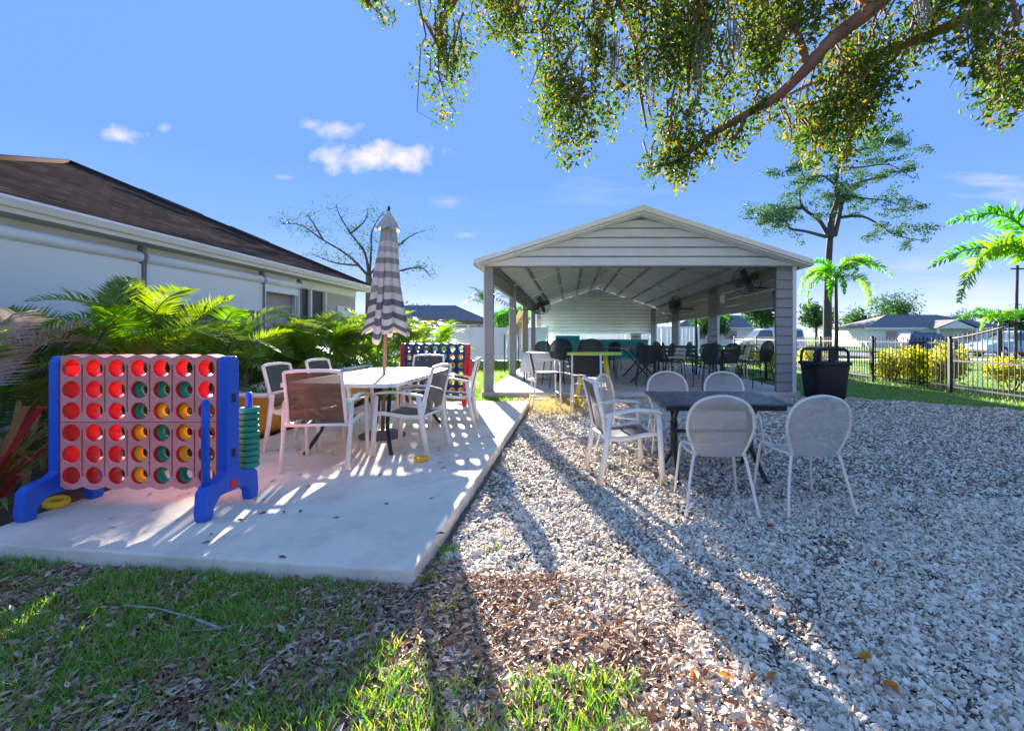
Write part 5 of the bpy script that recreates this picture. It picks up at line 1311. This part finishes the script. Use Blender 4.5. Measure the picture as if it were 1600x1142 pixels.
# dry straw patch and bed fence
X = rng.normal(-0.2, .34, 5000); Y = rng.normal(8.6, .55, 5000); k = ~in_poly(X, Y, SLAB) & (Y < 9.6); X, Y = X[k], Y[k]
V, Fc = blades(X, Y, rng.uniform(.03, .10, len(X)), rng.uniform(.006, .012, len(X)), 0, .9)
stuff(tag(put('dry_grass', np_mesh('dry_grass', V, Fc), mat('straw', (0.5, 0.4, 0.2), 0.8, 0.1, 9, island=[(0.55, 0.42, 0.20), (0.66, 0.55, 0.32), (0.36, 0.24, 0.12), (0.40, 0.42, 0.10)], trans=.3)), 'dry straw-coloured grass between slab corner and pavilion', 'grass'))
t = thing('plank_fence', 'short weathered plank fence behind the dinghy under the palms', 'fence', (-4.62, 5.2, 0))
for i in range(14):
    MB().span((-.015, i * .15, .02), (.015, i * .15 + .135, .78 + .02 * math.sin(i * 2.3))).build('plank', mat('weathered_plank', (0.24, 0.16, 0.10), 0.85, 0.3, 4, objrand=.25, stretch=(6, 6, 1)), t)
MB().span((-.05, 0, .5), (-.016, 2.1, .58)).build('rail', mat('weathered_plank', (0.24, 0.16, 0.10)), t)

# ------------------------------------------------------------------ feather palms with fuzzy fronds
m_fox = mat('foxtail_leaf', (0.10, 0.30, 0.03), 0.45, 0.15, 3, objrand=.2, trans=.45)
m_fox2 = mat('foxtail_leaf_yellower', (0.22, 0.38, 0.04), 0.45, 0.15, 3, objrand=.2, trans=.5)  # yellower green, given to every third frond
FX_ = []
for k in range(3):
    me = frond_mesh('frond', 2.1, 58, .40, .034, (1.0, 1.3, .8)[k], fuzzy=True, seed=20 + k, droop=.3); me.materials.append((m_fox, m_fox2, m_fox)[k]); FX_.append(me)
def foxtail(label, base, h, fr, tr=.07, sc=1.0):
    t = thing('foxtail_palm', label, 'palm', base)
    tk = MB().tube([(0, 0, -.05), (.02, 0, h * .5), (0, 0, h)], [tr * 1.25, tr, tr * .8], 12); tk.build('trunk', m_bark_g, t)
    MB().tube([(0, 0, h), (0, 0, h + .55 * sc)], [tr * .95, tr * .55], 10).build('crownshaft', mat('crownshaft', (0.12, 0.22, 0.06), 0.5, 0.15), t)
    for i, (a, el, s) in enumerate(fr):
        put('frond', FX_[i % 3], None, t, loc=(0, 0, h + .45 * sc), rot=Euler((el, 0, R(a) - PI / 2), 'XYZ')).scale = (s, s, s)
foxtail('slim foxtail palm with drooping crown in front of the pine trunk', (at(1306, 530, 13.6).x, 13.6, 0), 2.75, [(5, .35, .78), (178, -.1, .62), (265, .2, .62), (60, .1, .6), (-35, .25, .72), (120, .2, .55), (230, -.5, .6), (300, -.55, .7), (200, .45, .6), (215, .0, .62), (165, -.55, .6), (250, -.3, .65), (90, .55, .5), (285, .4, .6)], .06, .7)
foxtail('foxtail palm at the right edge with long arching fronds', (10.75, 10.2, 0), 2.5, [(178, .66, 1.25), (186, -.02, 1.25), (150, .25, 1.1), (215, .3, .9), (95, .4, .9), (20, .3, 1), (-60, .2, 1), (255, .1, .85)], .09, .8)
foxtail('small palm behind the fence near the parked car', (17.5, 18.5, 0), 1.5, [(170, .5, .7), (200, .1, .7), (130, .3, .7), (60, .3, .7), (250, .3, .7), (0, .4, .7), (300, .2, .7)], .09, .7)
foxtail('small palm seen between the rear pavilion posts', (5.7, 20.5, 0), 2.0, [(170, .5, .75), (190, .0, .75), (130, .3, .7), (60, .3, .7), (250, .3, .7), (0, .0, .8), (320, .4, .7)], .06, .7)

# ------------------------------------------------------------------ trees
def wander(p0, p1, n, j):
    p0, p1 = Vector(p0), Vector(p1); L_ = (p1 - p0).length; out = [p0]
    for i in range(1, n): out.append(p0.lerp(p1, i / n) + Vector([random.gauss(0, j * L_) for _ in range(3)]))
    return out + [p1]
def tree(name, label, cat, limbs, m_b, m_l, twig, nleaf, lsize, clump, seed, group=None, leaf_from=.35, squash=.6, aspect=.45, extra=None):
    """limbs: list of (points, r0, r1); twigs grow from them and carry leaf clumps"""
    random.seed(seed)
    base = Vector(limbs[0][0][0]); t = thing(name, label, cat, base, 0, group)
    tips = []
    for i, (pts, r0, r1) in enumerate(limbs):
        P = bez([Vector(p) - base for p in pts], 5); n = len(P)
        MB().tube(P, [r0 + (r1 - r0) * k / (n - 1) for k in range(n)], 8 if r0 < .1 else 12).build('trunk' if i == 0 else 'limb', m_b, t)
        if i == 0: continue
        Lr = sum((P[k + 1] - P[k]).length for k in range(n - 1))
        tw = MB()
        for k in range(max(2, int(Lr * twig))):
            q = random.uniform(leaf_from, 1) ; p = P[min(n - 1, int(q * (n - 1)))]
            d = Vector((random.gauss(0, 1), random.gauss(0, 1), random.gauss(.25, .7))).normalized(); l = clump * random.uniform(.8, 2.6)
            pp = wander(p, p + d * l, 4, .08); r = max(.004, r1 * .7)
            tw.tube(pp, [r, r * .8, r * .6, r * .45, r * .3], 5)
            tips += [pp[2], pp[3], pp[4]]
        tips.append(P[-1])
        stuff(tw.build('twigs', m_b, t))
    if nleaf:
        C = []
        for p in tips:
            k = max(3, int(random.gauss(nleaf, nleaf * .4)))
            rr_ = clump * random.uniform(.45, 1.0); C.append(blob(p, (rr_, rr_, rr_ * squash), k, .1))
        if extra is not None: C.append(extra - np.array(base))
        leaves('crown', np.concatenate(C), m_l, t, lsize, aspect)
    return t
# pine-like tree beyond the fence
D = 24.0
A = lambda px, py, dy=0: at(px, py, D + dy)
m_pl = mat('pine_leaf', (0.05, 0.12, 0.05), 0.6, 0.1, 8, spec=0.1, island=[(0.035, 0.09, 0.05), (0.06, 0.14, 0.06), (0.10, 0.17, 0.06), (0.045, 0.11, 0.06)], trans=.3)
tree('pine_tree', 'tall open-crowned tree with twisted limbs behind the right pavilion corner', 'tree', [
    ([gnd(1293, 566) * 1.0 if False else Vector((at(1293, 525, D).x, D, -.1)), A(1293, 480), A(1294, 420), A(1297, 372)], .24, .15),
    ([A(1297, 372), A(1300, 340), A(1309, 310), A(1306, 290), A(1310, 250), A(1305, 215)], .19, .03),
    ([A(1297, 374), A(1280, 345, .4), A(1255, 325, .8), A(1250, 300, 1), A(1262, 286, 1)], .13, .03),
    ([A(1255, 325, .8), A(1225, 327, .5), A(1190, 340, 0), A(1160, 342, 0)], .07, .015),
    ([A(1290, 370), A(1260, 362, -.6), A(1235, 357, -1), A(1222, 343, -1.5), A(1180, 352, -1.6)], .09, .015),
    ([A(1304, 368), A(1312, 335, .3), A(1318, 305, .6), A(1345, 285, 1), A(1380, 275, 1.2)], .14, .02),
    ([A(1312, 340, .3), A(1345, 338, -.5), A(1372, 350, -.8), A(1400, 368, -1), A(1445, 376, -1.2)], .08, .012),
    ([A(1318, 305, .6), A(1350, 310, 1), A(1390, 315, 1.3), A(1430, 330, 1.5)], .06, .012),
    ([A(1306, 290), A(1285, 275, -.4), A(1262, 282, -1), A(1245, 262, -1.4), A(1215, 275, -1.5)], .07, .012),
    ([A(1310, 250), A(1345, 235, .5), A(1390, 222, .8), A(1420, 235, 1)], .06, .012),
    ([A(1306, 262), A(1340, 262, -.8), A(1390, 258, -1.2), A(1428, 280, -1.4)], .05, .012),
    ([A(1310, 240), A(1290, 210), A(1270, 185)], .04, .01), ([A(1310, 235), A(1330, 205), A(1360, 190)], .04, .01), ([A(1306, 220), A(1300, 190), A(1315, 165)], .04, .01), ([A(1345, 235, .5), A(1375, 205, .6), A(1400, 190, .6)], .03, .008), ([A(1290, 210), A(1262, 205), A(1235, 222)], .03, .008)], m_bark_g, m_pl, 3.4, 40, (.09, .17), .50, 5, squash=.5, leaf_from=.35)
# half-bare tree behind the house
D = 23.0
tree('bare_tree', 'half-bare tree with fine branches behind the house roof', 'tree', [
    ([Vector((at(576, 525, D).x, D, -.1)), A(577, 470), A(576, 430)], .22, .14),
    ([A(576, 432), A(545, 400), A(505, 375), A(470, 352), A(440, 350)], .075, .010), ([A(576, 430), A(570, 395), A(548, 365), A(530, 335), A(525, 318)], .075, .010), ([A(577, 432), A(580, 395, .5), A(582, 360, .8), A(600, 330, 1)], .07, .010),
    ([A(577, 430), A(605, 400, .3), A(640, 370, .5), A(665, 360, .6)], .065, .008), ([A(577, 440), A(620, 425), A(655, 418), A(672, 430)], .08, .012), ([A(505, 375), A(490, 350), A(480, 335)], .05, .01),
    ([A(548, 365), A(570, 345), A(575, 325)], .05, .01), ([A(560, 415), A(520, 410), A(485, 395)], .06, .01)], m_bark_g, m_dg, 9.0, 3, (.08, .15), .40, 8, squash=.8, leaf_from=.2)
# round trees left of the pavilion and far trees
def round_tree(label, base, h, rad, n, m, seed, lsize=(.12, .24), name='leafy_tree', group=None):
    random.seed(seed); t = thing(name, label, 'tree', base, 0, group)
    MB().tube([(0, 0, -.1), (.05, 0, h * .3), (0, .05, h * .6)], [h * .035, h * .028, h * .018], 9).build('trunk', m_bark_g, t)
    C = []
    for i in range(16):
        a = random.uniform(0, 2 * PI); q = random.uniform(0, .75) ; z = random.uniform(-.6, .8)
        c = (rad[0] * q * math.cos(a), rad[0] * q * math.sin(a), h - rad[1] + rad[1] * z); s = rad[0] * random.uniform(.28, .5)
        MB().tube([(0, 0, h * .45), (c[0] * .6, c[1] * .6, h * .45 + (c[2] - h * .45) * .7), c], [h * .012, h * .008, h * .003], 5).build('limb', m_bark_g, t)
        C.append(blob(c, (s, s, s * .75), n // 16, .35))
    leaves('crown', np.concatenate(C), m, t, lsize)
round_tree('round bright green tree left of the pavilion behind the white fence', (-3.2, 25.6, 0), 2.9, (1.25, 1.0), 3500, m_bush, 3)
t = thing('dark_palm', 'dark fan of palm fronds behind the left white fence', 'palm', (-4.9, 27.0, 0))
MB().tube([(0, 0, -.1), (0, 0, 3.15)], [.16, .14], 10).build('trunk', m_bark, t)
for k in range(12): put('frond', AR['deep'][k % 4], None, t, loc=(0, 0, 3.1), rot=Euler((.15 + .25 * (k % 4), 0, k * 2 * PI / 12), 'XYZ')).scale = (1.6, 1.3, 1.3)
for i, (lb, px, Y, h, rx, n) in enumerate([('dark spreading tree beyond the white house', 1400, 75, 7.6, 4.5, 3600), ('low round tree left of the white house across the street', 1340, 66, 4.6, 3.6, 2600), ('distant tree right behind the white house', 1490, 80, 5.0, 4.0, 2000), ('distant tree seen over the trash can', 1275, 62, 5.6, 3.2, 2000),
                                           ('distant dark tree seen between the right pavilion posts', 1190, 50, 5.2, 3.0, 2200), ('distant tree beyond the rear right pavilion opening', 1110, 60, 4.2, 3.0, 1800), ('distant tree behind the umbrella on the left', 655, 52, 4.2, 3.2, 2200), ('distant tree behind the shelter on the left', 715, 56, 3.6, 2.6, 1600), ('distant tree at the far right beyond the gate', 1585, 62, 4.8, 3.6, 2000)]):
    round_tree(lb, (at(px, 525, Y).x, Y, 0), h, (rx, h * .32), n, m_dg, 30 + i, (.28, .55), 'distant_tree', 'trees beyond the street')

# ------------------------------------------------------------------ the oak overhead
def oak():
    random.seed(21)
    t = thing('oak_tree', 'big live oak with leafy branches hanging over the gravel from upper right', 'tree', (9.2, 4.2, 0))
    base = Vector((9.2, 4.2, 0))
    T = lambda p: Vector(p) - base
    tk = [(9.2, 4.2, -.1), (9.1, 4.25, 1.2), (8.8, 4.4, 2.6), (8.3, 4.6, 3.9), (7.6, 4.9, 5.0)]
    MB().tube(bez([T(p) for p in tk], 4), [.52, .48, .45, .43, .42, .40, .39, .38, .37, .36, .35, .34, .33, .32, .31, .30, .28][:17], 16).build('trunk', m_bark, t)
    m_ob = mat('oak_bark', (0.27, 0.12, 0.075), 0.9, 0.4, 4, 0.9, 20, stretch=(1, 1, .5))
    B = lambda px, py, Y: T(at(px, py, Y))
    limbs = [([B(1560, -260, 5.6), B(1440, -70, 5.9), B(1372, 5, 6.0), B(1300, 62, 6.1), B(1262, 105, 6.2), B(1215, 150, 6.3), B(1160, 182, 6.3), B(1110, 212, 6.3), B(1068, 245, 6.3), B(1040, 258, 6.35), B(1015, 262, 6.4)], .125, .005),
             ([T((7.6, 4.9, 5.0)), T((7.0, 5.2, 5.9)), B(1700, -300, 5.5), B(1560, -260, 5.6)], .30, .125),
             ([B(1262, 105, 6.2), B(1238, 42, 6.3), B(1200, 75, 6.4), B(1165, 95, 6.4)], .06, .02),
             ([B(1238, 42, 6.3), B(1250, 10, 6.4), B(1240, -60, 6.5)], .04, .03),
             ([T((7.6, 4.9, 5.0)), B(1640, -60, 6.2), B(1530, 15, 6.4), B(1440, 60, 6.6), B(1350, 90, 6.7), B(1270, 130, 6.7), B(1200, 165, 6.7)], .12, .008),
             ([B(1160, 182, 6.3), B(1158, 200, 6.25), B(1148, 214, 6.2)], .04, .015),
             ([B(1372, 5, 6.0), B(1200, -120, 6.4), B(1040, -90, 6.8), B(960, -10, 7.0), B(930, 60, 7.0), B(925, 100, 7.0)], .13, .025),
             ([B(1040, -90, 6.8), B(880, -140, 7.2), B(760, -60, 7.4), B(700, 20, 7.5), B(680, 70, 7.5)], .09, .02),
             ([B(1440, -70, 5.9), B(1480, -160, 5.2), B(1560, -60, 4.9), B(1590, 40, 4.8)], .08, .02),
             ([B(960, -10, 7.0), B(990, 60, 6.8), B(1000, 140, 6.7), B(1010, 200, 6.6)], .05, .015),
             ([B(1200, -120, 6.4), B(1110, -20, 6.2), B(1080, 60, 6.1), B(1075, 150, 6.1)], .06, .015),
             ([B(880, -140, 7.2), B(850, -20, 7.0), B(830, 60, 7.0)], .04, .012), ([B(760, -60, 7.4), B(640, -60, 7.8), B(580, -10, 8)], .03, .01)]
    for i, (p, r0, r1) in enumerate(limbs):
        P = bez(p, 5); n = len(P); MB().tube(P, [(r0 + (r1 - r0) * k / (n - 1)) * random.uniform(.92, 1.08) for k in range(n)], 10).build('limb', m_ob, t)
    # hanging sprays: twig with leaves thick towards the end
    m_ol = mat('oak_leaf', (0.07, 0.12, 0.03), 0.6, 0.1, 8, spec=0.12, island=[(0.045, 0.10, 0.02), (0.08, 0.16, 0.025), (0.12, 0.19, 0.03), (0.055, 0.12, 0.025), (0.19, 0.22, 0.035), (0.07, 0.14, 0.02), (0.34, 0.22, 0.05), (0.06, 0.11, 0.025), (0.04, 0.085, 0.02)], trans=.33)
    spr = []   # (px, py, Y, radius px, leaves)
    def region(x0, x1, low, n, rp, dens, Y0, Y1, top=-150):
        for _ in range(n):
            px = random.uniform(x0, x1); lo = low(px); py = top + (lo - top) * random.random() ** .8
            spr.append((px, py, random.uniform(Y0, Y1), rp * random.uniform(.6, 1.2), dens))
    import bisect
    LX = [560, 600, 640, 660, 690, 720, 760, 800, 840, 880, 930, 980, 1030, 1080, 1130, 1180, 1220, 1260, 1310, 1350, 1400, 1440, 1470, 1500, 1540, 1600, 1700]
    LY = [15, 25, 60, 110, 140, 70, 95, 55, 150, 195, 225, 232, 240, 225, 165, 150, 160, 215, 230, 190, 130, 100, 40, 90, 150, 150, 150]
    low = lambda x: np.interp(x, LX, LY)
    region(645, 900, low, 34, 46, 150, 6.6, 7.8)
    region(860, 1130, low, 52, 50, 165, 6.0, 7.2)
    region(1100, 1420, lambda x: low(x) - 20, 46, 48, 155, 5.8, 7.2)
    region(1240, 1360, low, 14, 42, 150, 6.2, 7.0, 90)
    for q in ((1068, 236), (1090, 222), (1045, 246), (1110, 228), (1140, 196), (1150, 216), (1180, 180), (1020, 252), (1215, 160), (1062, 262)): spr.append((q[0], q[1], 6.35, 26, 75))
    region(1400, 1480, low, 10, 45, 130, 5.8, 6.8)
    region(1500, 1640, low, 20, 44, 130, 4.7, 6.2)
    region(562, 600, low, 5, 16, 50, 7.8, 8.2, -30)
    region(600, 1700, lambda x: -60, 50, 75, 170, 4.8, 8.2, -420)
    C = []; tw = MB()
    for px, py, Y, rp, n in spr:
        c = np.array(B(px, py, Y)); r = rp * Y / F
        C.append(blob(c, (r, r * 1.1, r * .85), int(n * random.uniform(.6, 1.5)), .05))
        # drooping tail below the clump
        k = int(n * .35); q = rng.random(k) ** 1.3
        C.append(c + np.stack([rng.normal(0, .28 * r, k), rng.normal(0, .28 * r, k), -r * .5 - q * r * .95], 1) * np.stack([1 - .5 * q, 1 - .5 * q, np.ones(k)], 1))
        for _ in range(3):
            p0 = Vector(c) + Vector((random.gauss(0, r * .5), random.gauss(0, r * .5), r * random.uniform(.6, 1.6))); p1 = Vector(c) + Vector((random.gauss(0, r * .4), random.gauss(0, r * .4), -r * random.uniform(.2, 1.2)))
            tw.tube(wander(p0, p1, 4, .07), [.016, .013, .010, .007, .003], 4, caps=False)
    stuff(tw.build('twigs', m_ob, t))
    leaves('crown', np.concatenate(C), m_ol, t, (.055, .11), .5, droop=.3)
    # grey moss beards
    mm = mat('spanish_moss', (0.30, 0.29, 0.25), 0.95, 0.2, 10, trans=.2)
    for px, py, Y, l in ((930, 40, 6.6, 1.0), (958, 60, 6.5, .8), (1090, 60, 6.0, .9), (1146, 40, 6.1, .7), (1446, -10, 5.6, .55), (985, -10, 6.7, .9), (1015, 90, 6.5, .7)):
        b = MB(); c = B(px, py, Y)
        for k in range(26):
            o = Vector((random.gauss(0, .055), random.gauss(0, .055), random.uniform(-.1, .1))); ll = l * random.uniform(.4, 1)
            b.tube([c + o, c + o * .9 + Vector((random.gauss(0, .03), random.gauss(0, .03), -ll * .5)), c + o * .45 + Vector((random.gauss(0, .03), random.gauss(0, .03), -ll))], [.007, .006, .002], 4, caps=False)
        b.build('moss', mm, t)
oak()
# pole at the right edge
t = thing('utility_pole', 'thin dark pole rising behind the right-hand palm fronds', 'pole', (at(1586, 525, 20).x, 20, 0))
MB().tube([(0, 0, -.1), (.1, 0, 4.4)], [.075, .06], 8).build('shaft', m_bark_g, t); MB().box((.1, 0, 4.25), (.6, .06, .06)).build('crossarm', m_bark_g, t)
